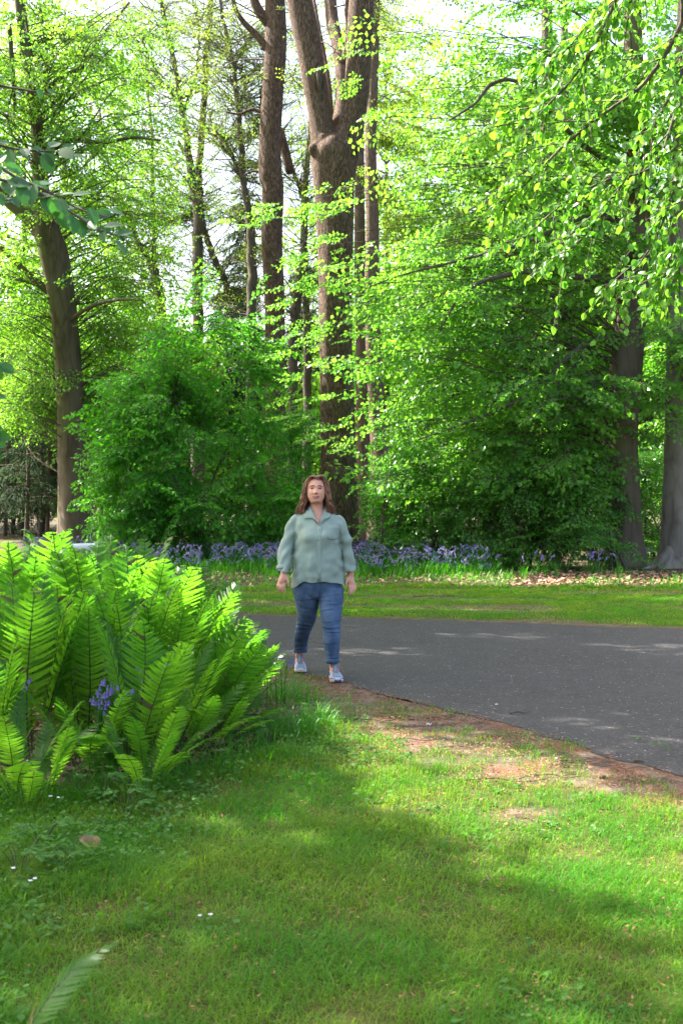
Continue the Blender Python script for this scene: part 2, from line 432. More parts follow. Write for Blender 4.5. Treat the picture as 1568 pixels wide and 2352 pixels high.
def make_spray(rg, leaf=0.112, n_side=11, droop=0.18, spread=0.46, gap=0.085, flat=0.75, template=(LEAF4_V, LEAF4_F), twigs=True):
    """one flat beech spray along +Y, one metre long: returns (leaf V, leaf F, twig V, twig F)"""
    pos, d, up = [], [], []; TV, TF, n0 = [], [], 0
    def seg(a, b, ra, rb):
        nonlocal n0
        V, F = tube(np.array([a, (a + b) / 2 + rg.normal(0, 0.01, 3), b]), (ra, (ra + rb) / 2, rb), 3)
        TV.append(V); TF.append(F + n0); n0 += len(V)
    axis = lambda y: np.array((0.05 * np.sin(3 * y + ph), y, -droop * y * y))
    ph = rg.uniform(0, 6)
    seg(axis(0), axis(0.5), 0.008, 0.006); seg(axis(0.5), axis(1.0), 0.006, 0.003)
    for k in range(n_side):
        y = 0.06 + 0.9 * (k + rg.uniform(-.3, .3)) / n_side; sd = 1 if k % 2 else -1
        L = spread * (1.1 - 0.75 * y) * rg.uniform(0.7, 1.2); an = np.radians(rg.uniform(38, 62))
        dr = np.array((sd * np.sin(an), np.cos(an), rg.uniform(-.25, .12)))
        a = axis(y); b = a + dr * L + np.array((0, 0, -0.12 * L))
        if twigs: seg(a, b, 0.004, 0.002)
        m = max(2, int(L / gap))
        for q in range(m + 1):
            t = (q + 0.6) / (m + 0.6); side = 1 if q % 2 else -1
            pt = a + dr * L * t + np.array((0, 0, -0.12 * L * t * t))
            ax = np.array((-dr[1] * side, dr[0] * side, 0)); ld = dr * 0.8 + ax * (0.75 if q < m else 0) + np.array((0, 0, -0.5)) + rg.normal(0, 0.30, 3)
            pos.append(pt); d.append(ld); up.append(np.array((0, 0, 1)) + rg.normal(0, flat, 3))
    pos, d, up = map(np.array, (pos, d, up))
    R = frames(d, up); s = leaf * rg.uniform(0.7, 1.15, len(pos))
    LV, LF = inst(template[0], template[1], R, s, pos)
    return LV, LF, np.concatenate(TV), np.concatenate(TF)

SPR = [make_spray(np.random.default_rng(100 + k)) for k in range(8)]
SPR_SMALL = [make_spray(np.random.default_rng(400 + k), leaf=0.088, n_side=10, gap=0.085, flat=0.75) for k in range(6)]
SPR_SPARSE = [make_spray(np.random.default_rng(200 + k), leaf=0.075, n_side=9, gap=0.10, flat=0.5) for k in range(6)]
SPR_FINE = [make_spray(np.random.default_rng(300 + k), leaf=0.075, n_side=11, gap=0.06, template=oval_leaf(0.36, 0.2, 0.1, 4), flat=0.45) for k in range(5)]

def put_sprays(A, rg, pos, d, up, scale, kinds, leaf_mi=0, twig_mi=1, leaf_scale=None):
    which = rg.integers(0, len(kinds), len(pos)); R = frames(d, up)
    for k in range(len(kinds)):
        m = which == k
        if not m.any(): continue
        LV, LF, TV, TF = kinds[k]
        V, F = inst(LV, LF, R[m], scale[m], pos[m]); A.add(V, F, leaf_mi)
        V, F = inst(TV, TF, R[m], scale[m], pos[m]); A.add(V, F, twig_mi)

def crown_from(rg, centres, trunk_P, kinds, mats, per=7, sc=(0.8, 1.4), spread=1.0, rise=0.25, branch_r=0.035, out_bias=1.0, droop=0.25, zmin=2.0, keep=None, upn=0.28):
    """leafy crown: a curved branch from the trunk to each centre, sprays along its outer half. Returns (leaf+twig Acc, branch Acc)."""
    A = Acc(); B = Acc()
    P, D, U, S = [], [], [], []
    tp = np.asarray(trunk_P)
    for c in centres:
        hd = np.min(np.linalg.norm(tp[:, :2] - c[:2], axis=1))
        zt = max(c[2] - rise * hd * rg.uniform(0.5, 1.5), min(zmin, c[2]))
        j = np.argmin(np.abs(tp[:, 2] - zt)); a = tp[j]
        vec = c - a; L = np.linalg.norm(vec)
        mid1 = a + vec * 0.35 + np.array((0, 0, 0.10 * L)) + rg.normal(0, 0.06 * L, 3)
        mid2 = a + vec * 0.7 + np.array((0, 0, 0.12 * L)) + rg.normal(0, 0.05 * L, 3)
        path = spline([a, mid1, mid2, c], 12)
        r0 = min(branch_r * (0.5 + L / 5), 0.10)
        V, F = tube(path, np.linspace(r0, 0.008, 12), 5); B.add(V, F)
        dirn = norm(vec * np.array((1, 1, 0.3)))
        for q in range(per):
            t = rg.uniform(max(0.25, 1 - 2.2 * spread / max(L, 0.1)), 1.0) if q else 1.0
            b = path[int(t * 11)]
            an = rg.uniform(-1.25, 1.25) if q else 0
            dd = np.array((dirn[0] * np.cos(an) - dirn[1] * np.sin(an), dirn[0] * np.sin(an) + dirn[1] * np.cos(an), rg.uniform(-droop * 1.6, 0.25)))
            P.append(b); D.append(dd); U.append(np.array((0, 0, 1)) + rg.normal(0, upn, 3)); S.append(rg.uniform(*sc))
    P, D, U, S = map(np.array, (P, D, U, S))
    if keep is not None:
        k = keep(P + norm(D) * S[:, None] * 0.5); P, D, U, S = P[k], D[k], U[k], S[k]
    put_sprays(A, rg, P, D, U, S, kinds)
    return A, B

def ellipsoid(rg, n, c, r, shell=0.0):
    d = norm(rg.normal(size=(n, 3))); rad = (shell + (1 - shell) * rg.uniform(size=(n, 1))) ** (1 / 3.0)
    return np.asarray(c) + d * rad * np.asarray(r)

def limb(B, pts, n=24, seg=10, wob=0.0, rg=None, fl=None, mi=0):
    """pts: (u, v, width in view px, depth) -> tube"""
    Q = []
    for u, v, wpx, Y in pts:
        Q.append((*at(u, v, Y), wpx / 2744.0 * Y / 2))
    S = spline(np.array(Q), n)
    if wob and rg is not None: S[:, :3] += rg.normal(0, wob, (n, 3)) * np.array((1, 1, 0.3))
    V, F = tube(S[:, :3], np.maximum(S[:, 3], 0.004), seg, fl)
    j = np.arange(seg); m = len(V)
    V = np.vstack([V, S[0, :3], S[-1, :3]])
    B.add2(V, F, np.vstack([np.stack([(j + 1) % seg, j, np.full(seg, m)], 1), np.stack([m - seg + j, m - seg + (j + 1) % seg, np.full(seg, m + 1)], 1)]), mi)
    return S

def root_flare(k=0.45, lobes=5, ph=0.0, over=0.12):
    def fl(t, a):
        w = np.exp(-t / over)
        return 1 + k * w * (0.75 + 0.35 * np.cos(lobes * a + ph) + 0.2 * np.cos(3 * a + 1 + ph)) + 0.03 * np.cos(3 * a + 9 * t) + 0.025 * np.cos(5 * a - 14 * t + ph)
    return fl

def finish_tree(root, B, bark, A=None, leafmat=None, twig='dark_bark', limbs=None):
    base = np.array(root.location)
    B.build('trunk', M[bark], root, base, smooth=True)
    if limbs is not None and limbs.n: limbs.build('branches', M[twig], root, base, smooth=True)
    if A is not None and A.n: A.build('crown', [M[leafmat], M[twig]], root, base)
# ------------------------------------------------------------------ the big trees
def base_of(u, v):
    g = ground_at(u, v); return np.array((g[0], g[1], -0.05))

# A  smooth beech on the left
rg = np.random.default_rng(11)
YA = 36.0
t = empty('beech_tree', base_of(172, 1262), 'tall smooth-barked beech forking at mid height above the left end of the ferns', 'tree', 'beech trees')
B = Acc(); L = Acc()
SA = limb(B, [(172, 1266, 76, YA), (171, 1200, 70, YA), (165, 1000, 63, YA), (158, 850, 60, YA), (147, 720, 60, YA), (128, 600, 66, YA), (112, 540, 62, YA), (100, 470, 44, YA), (92, 360, 30, YA), (85, 260, 27, YA), (66, 130, 25, YA), (48, 0, 24, YA), (30, -250, 18, YA), (20, -500, 10, YA)], 70, 20, fl=root_flare(0.32, 4, 0.4, 0.05))
limb(B, [(115, 560, 44, YA), (70, 500, 38, YA), (25, 465, 30, YA), (-60, 380, 24, YA), (-160, 200, 18, YA)], 20, 10)
limb(B, [(140, 690, 22, YA), (95, 655, 17, YA), (50, 615, 14, YA), (0, 565, 13, YA), (-70, 520, 8, YA)], 18, 8)
limb(B, [(104, 660, 12, YA), (60, 645, 11, YA), (0, 632, 8, YA), (-60, 600, 5, YA)], 14, 6)
limb(L, [(186, 880, 14, YA), (215, 874, 10, YA), (255, 893, 8, YA), (300, 910, 5, YA), (340, 900, 3, YA)], 16, 6)
limb(L, [(150, 745, 12, YA), (210, 705, 9, YA - 1), (270, 690, 7, YA - 2), (330, 690, 4, YA - 3)], 16, 6)
limb(L, [(110, 350, 16, YA), (170, 325, 12, YA), (240, 330, 9, YA - 1), (310, 318, 7, YA - 1), (370, 325, 4, YA - 2)], 18, 6)
limb(L, [(92, 245, 16, YA), (130, 190, 12, YA), (200, 150, 9, YA), (235, 90, 8, YA), (300, 10, 5, YA)], 18, 6)
limb(L, [(66, 120, 12, YA), (100, 230, 10, YA), (110, 130, 8, YA), (95, 20, 6, YA)], 12, 6)
limb(L, [(25, 60, 11, YA), (32, 160, 11, YA), (38, 260, 8, YA)], 12, 6)
cen = np.vstack([ellipsoid(rg, 125, at(150, 250, YA + 2.0), (4.6, 3.2, 5.2)), ellipsoid(rg, 66, at(240, 600, YA + 1.5), (4.2, 3, 3.2)),
                 ellipsoid(rg, 62, at(280, 860, YA + 1.5), (4.0, 2, 2.0)), ellipsoid(rg, 42, at(20, 800, YA + .5), (1.6, 3, 3.5)), ellipsoid(rg, 30, at(90, 930, YA + 2), (3.0, 3, 1.2))])
cen = np.vstack([cen, ellipsoid(rg, 44, at(130, 210, YA - 2), (4.0, 1.5, 3.6))])
cen = cen[(cen[:, 0] < -4.4 + rg.normal(0, 0.5, len(cen))) & (cen[:, 2] > 3.6)]
A, L2 = crown_from(rg, cen, SA[:, :3], SPR_SMALL, None, per=5, sc=(0.7, 1.3), spread=1.5, rise=0.45, branch_r=0.02, droop=.5, upn=.55)
L.V += L2.V; 
for q in (3, 4):
    L.F[q] += [f + L.n for f in L2.F[q]]; L.M[q] += L2.M[q]
L.n += L2.n
finish_tree(t, B, 'beech_bark', A, 'left_beech', limbs=L)

# B  slim oak
YB = 33.7
t = empty('oak_tree', base_of(632, 1270), 'slim straight oak with brown bark rising behind the dark green bush', 'tree', 'oak trees')
B = Acc()
limb(B, [(632, 1270, 62, YB), (632, 1180, 54, YB), (631, 1000, 50, YB), (630, 850, 47, YB), (630, 700, 46, YB), (624, 560, 48, YB), (627, 440, 50, YB), (622, 400, 54, YB), (621, 330, 50, YB), (627, 220, 49, YB), (634, 100, 50, YB), (632, 0, 46, YB), (628, -200, 38, YB), (620, -420, 24, YB)], 80, 18, fl=root_flare(0.25, 5, 1.0, 0.05))
limb(B, [(616, 118, 20, YB), (590, 85, 16, YB), (560, 55, 13, YB), (540, 20, 10, YB), (528, -40, 8, YB)], 18, 8)
limb(B, [(628, 120, 12, YB), (600, 112, 8, YB), (650, 90, 7, YB), (655, 60, 6, YB)], 12, 6)
limb(B, [(620, 60, 26, YB), (590, 20, 22, YB), (575, -40, 18, YB), (540, -200, 12, YB)], 16, 8)
limb(B, [(604, 262, 9, YB), (580, 254, 8, YB), (550, 265, 6, YB), (520, 260, 4, YB)], 12, 6)
limb(B, [(640, 300, 24, YB + 1), (655, 350, 22, YB + 1), (668, 400, 20, YB + 1)], 8, 8)
limb(B, [(606, 405, 8, YB), (585, 395, 6, YB), (560, 405, 4, YB)], 8, 6)
L = Acc()
cen = np.vstack([ellipsoid(rg, 16, at(560, 100, YB), (2.6, 2.5, 2.2)), ellipsoid(rg, 10, at(640, 150, YB + 2), (1.6, 2.0, 2.6))])
A, L = crown_from(rg, cen, np.array([at(628, v, YB) for v in range(300, -400, -20)]), SPR_SPARSE, None, per=3, sc=(0.6, 1.1), spread=0.8, rise=-0.1, branch_r=0.022)
finish_tree(t, B, 'oak', A, 'young', limbs=L)

# C  the big forked oak
YC = 29.0
t = empty('oak_tree', base_of(780, 1290), 'big old oak with deeply furrowed bark, forked high above the walking woman', 'tree', 'oak trees')
bm_B = Acc()
fl = root_flare(0.22, 5, 0.3, 0.045)
limb(bm_B, [(782, 1296, 100, YC), (780, 1230, 93, YC), (777, 1100, 84, YC), (774, 950, 79, YC), (770, 800, 76, YC), (771, 650, 79, YC), (770, 520, 84, YC), (768, 440, 92, YC), (767, 390, 102, YC), (767, 350, 104, YC), (766, 325, 70, YC), (766, 312, 24, YC)], 70, 32, fl=fl)
limb(bm_B, [(752, 400, 70, YC), (746, 340, 66, YC), (735, 270, 54, YC), (724, 200, 56, YC), (713, 130, 58, YC), (699, 60, 60, YC), (687, 0, 58, YC), (665, -150, 50, YC), (640, -350, 26, YC)], 40, 24)
limb(bm_B, [(776, 410, 74, YC), (787, 360, 72, YC), (806, 290, 60, YC), (818, 220, 58, YC), (823, 140, 58, YC), (827, 60, 60, YC), (830, 0, 58, YC), (835, -150, 50, YC), (845, -350, 24, YC)], 40, 24)
# knot lumps and the torn scar
for (u, v, r, dy) in ((722, 352, 0.17, -0.25), (768, 345, 0.25, -0.36), (744, 330, 0.15, -0.28), (812, 350, 0.16, -0.25), (790, 575, 0.18, -0.30), (727, 165, 0.17, -0.22), (728, 185, 0.13, -0.24)):
    c = at(u, v, YC) + np.array((0, dy, 0)); c[1] -= 0.0
    bmq = bmesh.new(); bmesh.ops.create_icosphere(bmq, subdivisions=2, radius=r)
    V = np.array([x.co[:] for x in bmq.verts]); F = np.array([[y.index for y in f.verts] for f in bmq.faces]); bmq.free()
    V = V * np.array((0.9, 0.7, 1.1)) * (0.85 + 0.3 * vnoise(V * 9 + r * 50, 5))[:, None]
    bm_B.add(V + c, F)
bm_B.build('trunk', M['oak'], t, np.array(t.location), smooth=True)
trunk = t.children[0]
rm = trunk.modifiers.new('blend', 'REMESH'); rm.mode = 'VOXEL'; rm.voxel_size = 0.035; rm.use_smooth_shade = True
sm = trunk.modifiers.new('soften', 'SMOOTH'); sm.iterations = 7; sm.factor = 0.5
hollow = Acc()
hp = spline([at(733, 165, YC) + (0, -0.30, 0), at(732, 180, YC) + (0, -0.345, 0), at(735, 205, YC) + (0, -0.335, 0), at(737, 225, YC) + (0, -0.29, 0)], 12)
V, F = tube(hp, 0.07 * np.sin(np.linspace(0.25, 3.0, 12)) ** 0.8, 8); hollow.add(V * 1.0, F)
hollow.build('bark_scar', M['dark_bark'], t, np.array(t.location), smooth=True)
B2 = Acc(); 
limb(B2, [(780, 290, 40, YC + 0.6), (785, 220, 30, YC + 0.9), (784, 140, 34, YC + 1.2), (772, 90, 30, YC + 1.5), (762, 45, 30, YC + 1.8), (755, -60, 24, YC + 2)], 24, 10)
limb(B2, [(758, 280, 18, YC + 0.7), (752, 200, 18, YC + 1.0), (742, 130, 14, YC + 1.4), (730, 60, 10, YC + 1.7), (715, -30, 8, YC + 2)], 20, 8)
limb(B2, [(786, 150, 14, YC + 1), (800, 90, 13, YC + 1), (796, 30, 11, YC + 1), (800, -50, 8, YC + 1)], 14, 8)
cen = np.vstack([ellipsoid(rg, 14, at(765, 120, YC + 2.5), (1.6, 1.2, 2.0)), ellipsoid(rg, 8, at(840, 40, YC + 2), (0.9, 1.2, 1.2))])
A, L = crown_from(rg, cen, np.array([at(775, v, YC + 1) for v in range(280, -300, -20)]), SPR_SPARSE, None, per=3, sc=(0.5, 0.9), spread=0.7, rise=0.1, branch_r=0.02)
A.build('crown', [M['young'], M['dark_bark']], t, np.array(t.location))
L.build('branches', M['dark_bark'], t, np.array(t.location), smooth=True)
B2.build('rear_limb', M['oak_far'], t, np.array(t.location), smooth=True)

# D, E  darker trunks right behind the forked oak
for (pts, lab) in (
    ([(873, 1246, 56, 38.), (873, 1160, 50, 38.), (875, 1060, 46, 38.), (866, 950, 40, 38.), (857, 800, 37, 38.), (854, 650, 34, 38.), (855, 500, 30, 38.), (851, 350, 27, 38.), (856, 200, 24, 38.), (858, 100, 24, 38.), (862, -60, 20, 38.), (866, -300, 10, 38.)], 'narrow dark oak with ivy at its foot, just right of the big forked oak'),
    ([(836, 1235, 44, 43.), (834, 1100, 36, 43.), (833, 950, 33, 43.), (832, 800, 32, 43.), (828, 650, 28, 43.), (826, 500, 24, 43.), (826, 300, 20, 43.), (828, 0, 14, 43.), (828, -300, 7, 43.)], 'thin oak trunk half hidden directly behind the right edge of the forked oak')):
    Yb = pts[0][3]
    t = empty('oak_tree', (*(at(pts[0][0], 0, Yb)[:2]), -0.05), lab, 'tree', 'oak trees')
    pts = [(pts[0][0], 1148 + (EYE + 0.05) * 2744 / Yb, pts[0][2] * 1.1, Yb)] + pts[1:]
    B = Acc(); S = limb(B, pts, 50, 14, fl=root_flare(0.25, 4, 2, 0.05))
    cen = np.vstack([ellipsoid(rg, 26, at(900, 60, Yb + 1), (2.0, 2, 4.5)), ellipsoid(rg, 14, at(905, 420, Yb + 1), (1.0, 1.5, 3))])
    A, L = crown_from(rg, cen, S[:, :3], SPR, None, per=4, sc=(0.7, 1.1), spread=0.9, rise=0.2, branch_r=0.010)
    finish_tree(t, B, 'oak_far', A, 'young', limbs=L)
    if Yb < 40:
        IV = Acc(); n = 420
        zz = rg.uniform(0.1, 3.2, n) ** 1.0; aa = rg.choice([math.pi, 0.15], n) + rg.normal(0, 0.5, n)
        pos = np.stack([t.location.x + 0.02 + 0.36 * np.cos(aa), t.location.y - 0.36 * np.abs(np.sin(aa)) * np.sign(-np.sin(aa) + 0.4) , zz], 1)
        V, F = inst(LEAF4_V, LEAF4_F, frames(rg.normal(size=(n, 3)) + (0, 0, -0.6), np.stack([np.cos(aa), -np.ones(n), np.zeros(n)], 1) + rg.normal(0, .4, (n, 3))), rg.uniform(0.05, 0.10, n), pos); IV.add(V, F)
        IV.build('ivy', M['understory'], t, np.array(t.location))

# F  beech on the right whose low boughs fill that side
YF = 27.0
t = empty('beech_tree', base_of(1432, 1302), 'stout brown beech on the right with low leafy boughs spreading to the forked oak', 'tree', 'beech trees')
B = Acc()
SF = limb(B, [(1428, 1306, 108, YF), (1427, 1240, 92, YF), (1424, 1150, 84, YF), (1423, 1000, 78, YF), (1433, 880, 74, YF), (1443, 760, 72, YF), (1455, 650, 66, YF), (1463, 560, 54, YF), (1462, 420, 50, YF), (1455, 250, 46, YF), (1450, 50, 40, YF), (1445, -200, 30, YF), (1440, -450, 14, YF)], 60, 24, fl=root_flare(0.32, 5, 0.9, 0.045))
limb(B, [(1462, 1304, 54, YF - 0.1), (1455, 1220, 40, YF - 0.15), (1450, 1100, 36, YF - 0.12), (1446, 980, 30, YF - 0.08), (1444, 860, 20, YF)], 24, 12)
L0 = Acc()
limb(L0, [(1440, 640, 26, YF), (1340, 640, 17, YF - .6), (1240, 622, 14, YF - 1), (1130, 640, 11, YF - 1.4), (1075, 665, 9, YF - 1.6), (1045, 695, 7, YF - 1.8), (1010, 760, 4, YF - 2)], 30, 8)
limb(L0, [(1450, 400, 20, YF), (1330, 330, 12, YF - .5), (1200, 200, 9, YF - 1), (1130, 195, 9, YF - 1.2), (1090, 240, 7, YF - 1.3), (1030, 280, 4, YF - 1.5)], 30, 7)
limb(L0, [(1445, 760, 18, YF), (1330, 800, 11, YF - .8), (1220, 900, 8, YF - 1.4), (1100, 960, 6, YF - 1.8), (960, 1010, 3, YF - 2.2)], 30, 7)
limb(L0, [(1455, 520, 16, YF), (1350, 500, 10, YF - .4), (1200, 560, 8, YF - 1.4), (1050, 600, 6, YF - 1.6), (900, 640, 4, YF - 1.8), (780, 690, 2.5, YF - 1.9)], 34, 7)
cen = np.vstack([ellipsoid(rg, 84, at(1130, 380, YF - .5), (3.6, 1.8, 5.2)), ellipsoid(rg, 42, at(1080, 780, YF - 1), (3.1, 1.5, 2.6)),
                 ellipsoid(rg, 36, at(900, 800, YF - 1.3), (1.3, 1.2, 3.0)), ellipsoid(rg, 30, at(1230, 930, YF - 1), (2.6, 1.4, 1.9)),
                 ellipsoid(rg, 20, at(1490, 830, YF - 1.8), (2.0, 1.0, 2.2)), ellipsoid(rg, 46, at(1450, 250, YF - .5), (2.6, 2.4, 4.0)), ellipsoid(rg, 22, at(1090, 1060, YF - 1.4), (2.4, .5, .8))])
# a few boughs in front of the forked oak's stem
over = np.array([at(u, v, YF - 1 + rg.uniform(-.4, .4)) for u, v in ((792, 465), (770, 500), (745, 560), (800, 540), (765, 610), (790, 655), (735, 655), (770, 720), (800, 760), (720, 760), (745, 800), (790, 860), (770, 905), (800, 960), (760, 1010), (810, 1005), (690, 590), (690, 690), (680, 860), (690, 950), (836, 120), (845, 190), (850, 240), (660, 480), (600, 490))])
cu, cv = 784 + cen[:, 0] / cen[:, 1] * 2744, 1148 - (cen[:, 2] - EYE) / cen[:, 1] * 2744
cen = cen[(cen[:, 0] > 0.75 + rg.normal(0, 0.2, len(cen))) & ~((np.abs(cu - 1440) < 105) & (cv > 580) & (cen[:, 1] < YF + .6)) & ~((np.abs(cu - 1256) < 55) & (cv > 60) & (cv < 300))]
A, L = crown_from(rg, cen, SF[:, :3], SPR, None, per=4, sc=(0.7, 1.3), spread=1.3, rise=0.3, branch_r=0.011, droop=.4, upn=.45)
Q = 4
D = np.stack([-np.ones(len(over) * Q), rg.normal(0, .5, len(over) * Q), rg.uniform(-.25, .05, len(over) * Q)], 1)
put_sprays(A, rg, np.repeat(over, Q, 0) + rg.normal(0, .28, (len(over) * Q, 3)) * np.array((1.2, 1, .5)), D, rg.normal(0, .3, D.shape) + (0, 0, 1), rg.uniform(.35, .75, len(D)), SPR)
for c in over:
    if c[0] > -1.6:
        pth = spline([c + np.array((1.8 + rg.uniform(0, 1.5), 0.2, 0.45)), c + np.array((0.9, 0.1, 0.3)), c + (0, 0, 0)], 10)
        V, F = tube(pth, np.linspace(0.010, 0.004, 10), 5); L.add(V, F)
for q in (3, 4):
    L.F[q] += [f + L.n for f in L0.F[q]]; L.M[q] += L0.M[q]
L.V += L0.V; L.n += L0.n
finish_tree(t, B, 'beech_bark', A, 'beech', limbs=L)

# G  pale grey beech at the right edge
YG = 26.6
t = empty('beech_tree', base_of(1548, 1304), 'pale grey beech with spreading roots, cut off by the right edge', 'tree', 'beech trees')
B = Acc()
SG = limb(B, [(1552, 1308, 96, YG), (1553, 1255, 72, YG), (1552, 1150, 64, YG), (1554, 1000, 60, YG), (1558, 800, 58, YG), (1562, 600, 56, YG), (1566, 400, 52, YG), (1570, 200, 48, YG), (1575, 0, 44, YG), (1580, -300, 30, YG)], 60, 24, fl=root_flare(0.75, 5, 2.2, 0.035))
for (du, L_) in ((-62, 0.4), (-20, 0.7), (38, 0.6)):
    limb(B, [(1545 + du * .1, 1262, 26, YG - .2), (1545 + du * .45, 1290, 22, YG - .35), (1545 + du * .85, 1304, 14, YG - .5), (1545 + du * 1.2, 1312, 7, YG - .7)], 14, 8)
cen = np.vstack([ellipsoid(rg, 20, at(1600, 650, YG + 1), (1.8, 1.2, 4.5)), ellipsoid(rg, 8, at(1570, 820, YG - 1.6), (1.0, 0.8, 1.4)), ellipsoid(rg, 30, at(1600, 200, YG), (2.5, 2, 4))])
A, L = crown_from(rg, cen, SG[:, :3], SPR, None, per=6, sc=(0.7, 1.2), spread=1.0, rise=0.25, branch_r=0.02)
finish_tree(t, B, 'grey_bark', A, 'beech', limbs=L)

# H  trunks inside the foliage
for (pts, lab) in (
    ([(1268, 1230, 30, 41.), (1270, 950, 27, 41.), (1268, 750, 28, 41.), (1262, 500, 30, 41.), (1256, 280, 32, 41.), (1254, 150, 28, 41.), (1252, 0, 24, 41.), (1250, -250, 14, 41.)], 'dark slim trunk showing through gaps in the foliage in the right half'),
    ([(1318, 1235, 26, 44.), (1316, 1000, 22, 44.), (1314, 850, 22, 44.), (1300, 600, 22, 44.), (1296, 300, 20, 44.), (1290, -100, 12, 44.)], 'thinner dark trunk just right of the slim trunk inside the foliage')):
    Yb = pts[0][3]; pts = [(pts[0][0], 1148 + (EYE + 0.05) * 2744 / Yb, pts[0][2], Yb)] + pts[1:]
    t = empty('beech_tree', (*(at(pts[0][0], 0, Yb)[:2]), -0.05), lab, 'tree', 'beech trees')
    B = Acc(); S = limb(B, pts, 40, 12, fl=root_flare(0.25, 4, 2, 0.05))
    cen = np.vstack([ellipsoid(rg, 70, (S[0, 0] - 0.5, Yb + 1, 9.5), (4.2, 3, 7.0)), ellipsoid(rg, 24, (S[0, 0], Yb, 3.0), (4.2, 2, 1.3)), ellipsoid(rg, 42, (S[0, 0] - 3.2, Yb - 1, 11.5), (2.6, 2.5, 5.5))])
    A, L = crown_from(rg, cen, S[:, :3], SPR, None, per=5, sc=(0.9, 1.7), spread=1.3, rise=0.2, branch_r=0.022)
    finish_tree(t, B, 'dark_bark', A, 'far', limbs=L)

# I  thin half-bare trees against the white sky
thin = [
    ('tall half-bare tree forking in two against the bright sky, left of the slim oak', 45.,
     [[(455, 1230, 34), (455, 900, 28), (455, 700, 25), (455, 560, 25), (455, 470, 25), (444, 420, 22), (432, 330, 15), (420, 260, 14), (408, 180, 12), (385, 70, 11), (368, -20, 9), (350, -200, 5)],
      [(458, 470, 20), (460, 380, 16), (468, 260, 15), (476, 120, 14), (486, 10, 12), (495, -150, 7)], [(424, 260, 8), (452, 170, 6), (460, 90, 5), (452, 20, 4)], [(462, 500, 14), (490, 590, 15), (515, 640, 16), (530, 690, 17)],
      [(440, 500, 7), (410, 505, 5), (380, 520, 3)], [(418, 240, 7), (380, 200, 5), (335, 110, 4), (300, 60, 3)]]),
    ('slender crooked tree with yellow-green young leaves next to the slim oak', 42.,
     [[(578, 1240, 28), (578, 900, 24), (577, 700, 22), (578, 590, 22), (572, 500, 18), (560, 420, 15), (556, 340, 14), (548, 260, 12), (540, 180, 11), (530, 120, 10), (515, 60, 8), (505, 0, 7), (495, -150, 4)],
      [(560, 420, 12), (535, 360, 9), (510, 320, 7), (480, 310, 5)], [(548, 250, 8), (575, 180, 6), (600, 150, 5)], [(565, 330, 8), (590, 290, 6), (602, 200, 4)], [(535, 170, 6), (560, 110, 5), (590, 80, 3)]]),
    ('leaning half-bare tree crossing the bright gap left of the forking bare tree', 47.,
     [[(395, 1230, 30), (385, 900, 26), (370, 700, 24), (358, 640, 22), (345, 600, 17), (320, 560, 14), (300, 520, 12), (285, 480, 10), (255, 400, 7), (230, 250, 5)],
      [(352, 620, 14), (356, 540, 11), (352, 440, 9), (350, 300, 7), (330, 150, 5), (300, 40, 3)]]),
    ('dark bare trunk standing in the narrow gap between the two oaks', 46.,
     [[(706, 1235, 24), (706, 900, 20), (706, 750, 18), (700, 600, 17), (700, 500, 17), (704, 400, 14), (712, 300, 10), (720, 100, 6)], [(700, 500, 12), (690, 440, 9), (668, 380, 8), (650, 300, 6)]]),
    ('short leaning trunk between the slim oak and the forked oak', 44.,
     [[(672, 1235, 26), (672, 900, 22), (675, 750, 23), (682, 690, 24), (690, 620, 16), (700, 560, 9)]]),
]
for lab, Yb, limbs in thin:
    u0 = limbs[0][0][0]
    t = empty('ash_tree', (*(at(u0, 0, Yb)[:2]), -0.05), lab, 'tree', 'half-bare trees against the sky')
    limbs[0][0] = (u0, 1148 + (EYE + 0.05) * 2744 / Yb, limbs[0][0][2])
    B = Acc(); L = Acc(); tips = []
    for q, lm in enumerate(limbs):
        S = limb(B, [(*x, Yb + (0.4 * q if q else 0)) for x in lm], 14 + 3 * len(lm), 9 if q == 0 else 7, wob=0.02, rg=rg)
        tips.append(S[(S[:, 2] > 7)])
    T = np.concatenate(tips)
    if len(T) == 0: T = S
    # fine bare twigs with tufts of new leaves
    nt_ = int(len(T) * 2.6); P, D, Sc = [], [], []
    for _ in range(nt_):
        a = T[rg.integers(len(T))][:3]; an = rg.uniform(0, 6.28); Lg = rg.uniform(0.8, 2.4)
        dd = np.array((np.cos(an), np.sin(an) * 0.7, rg.uniform(-.1, .9)))
        pth = spline([a, a + dd * Lg * .5 + rg.normal(0, .15, 3), a + dd * Lg + np.array((0, 0, .25)) + rg.normal(0, .2, 3)], 7)
        V, F = tube(pth, np.linspace(0.022, 0.006, 7), 4); L.add(V, F)
        for _k in range(3):
            P.append(pth[rg.integers(2, 7)]); D.append(dd + rg.normal(0, .5, 3)); Sc.append(rg.uniform(.4, .85))
    A = Acc(); P, D, Sc = map(np.array, (P, D, Sc))
    put_sprays(A, rg, P, D, rg.normal(0, .5, D.shape) + (0, 0, 1), Sc, SPR_SPARSE)
    finish_tree(t, B, 'dark_bark', A, 'young', limbs=L)

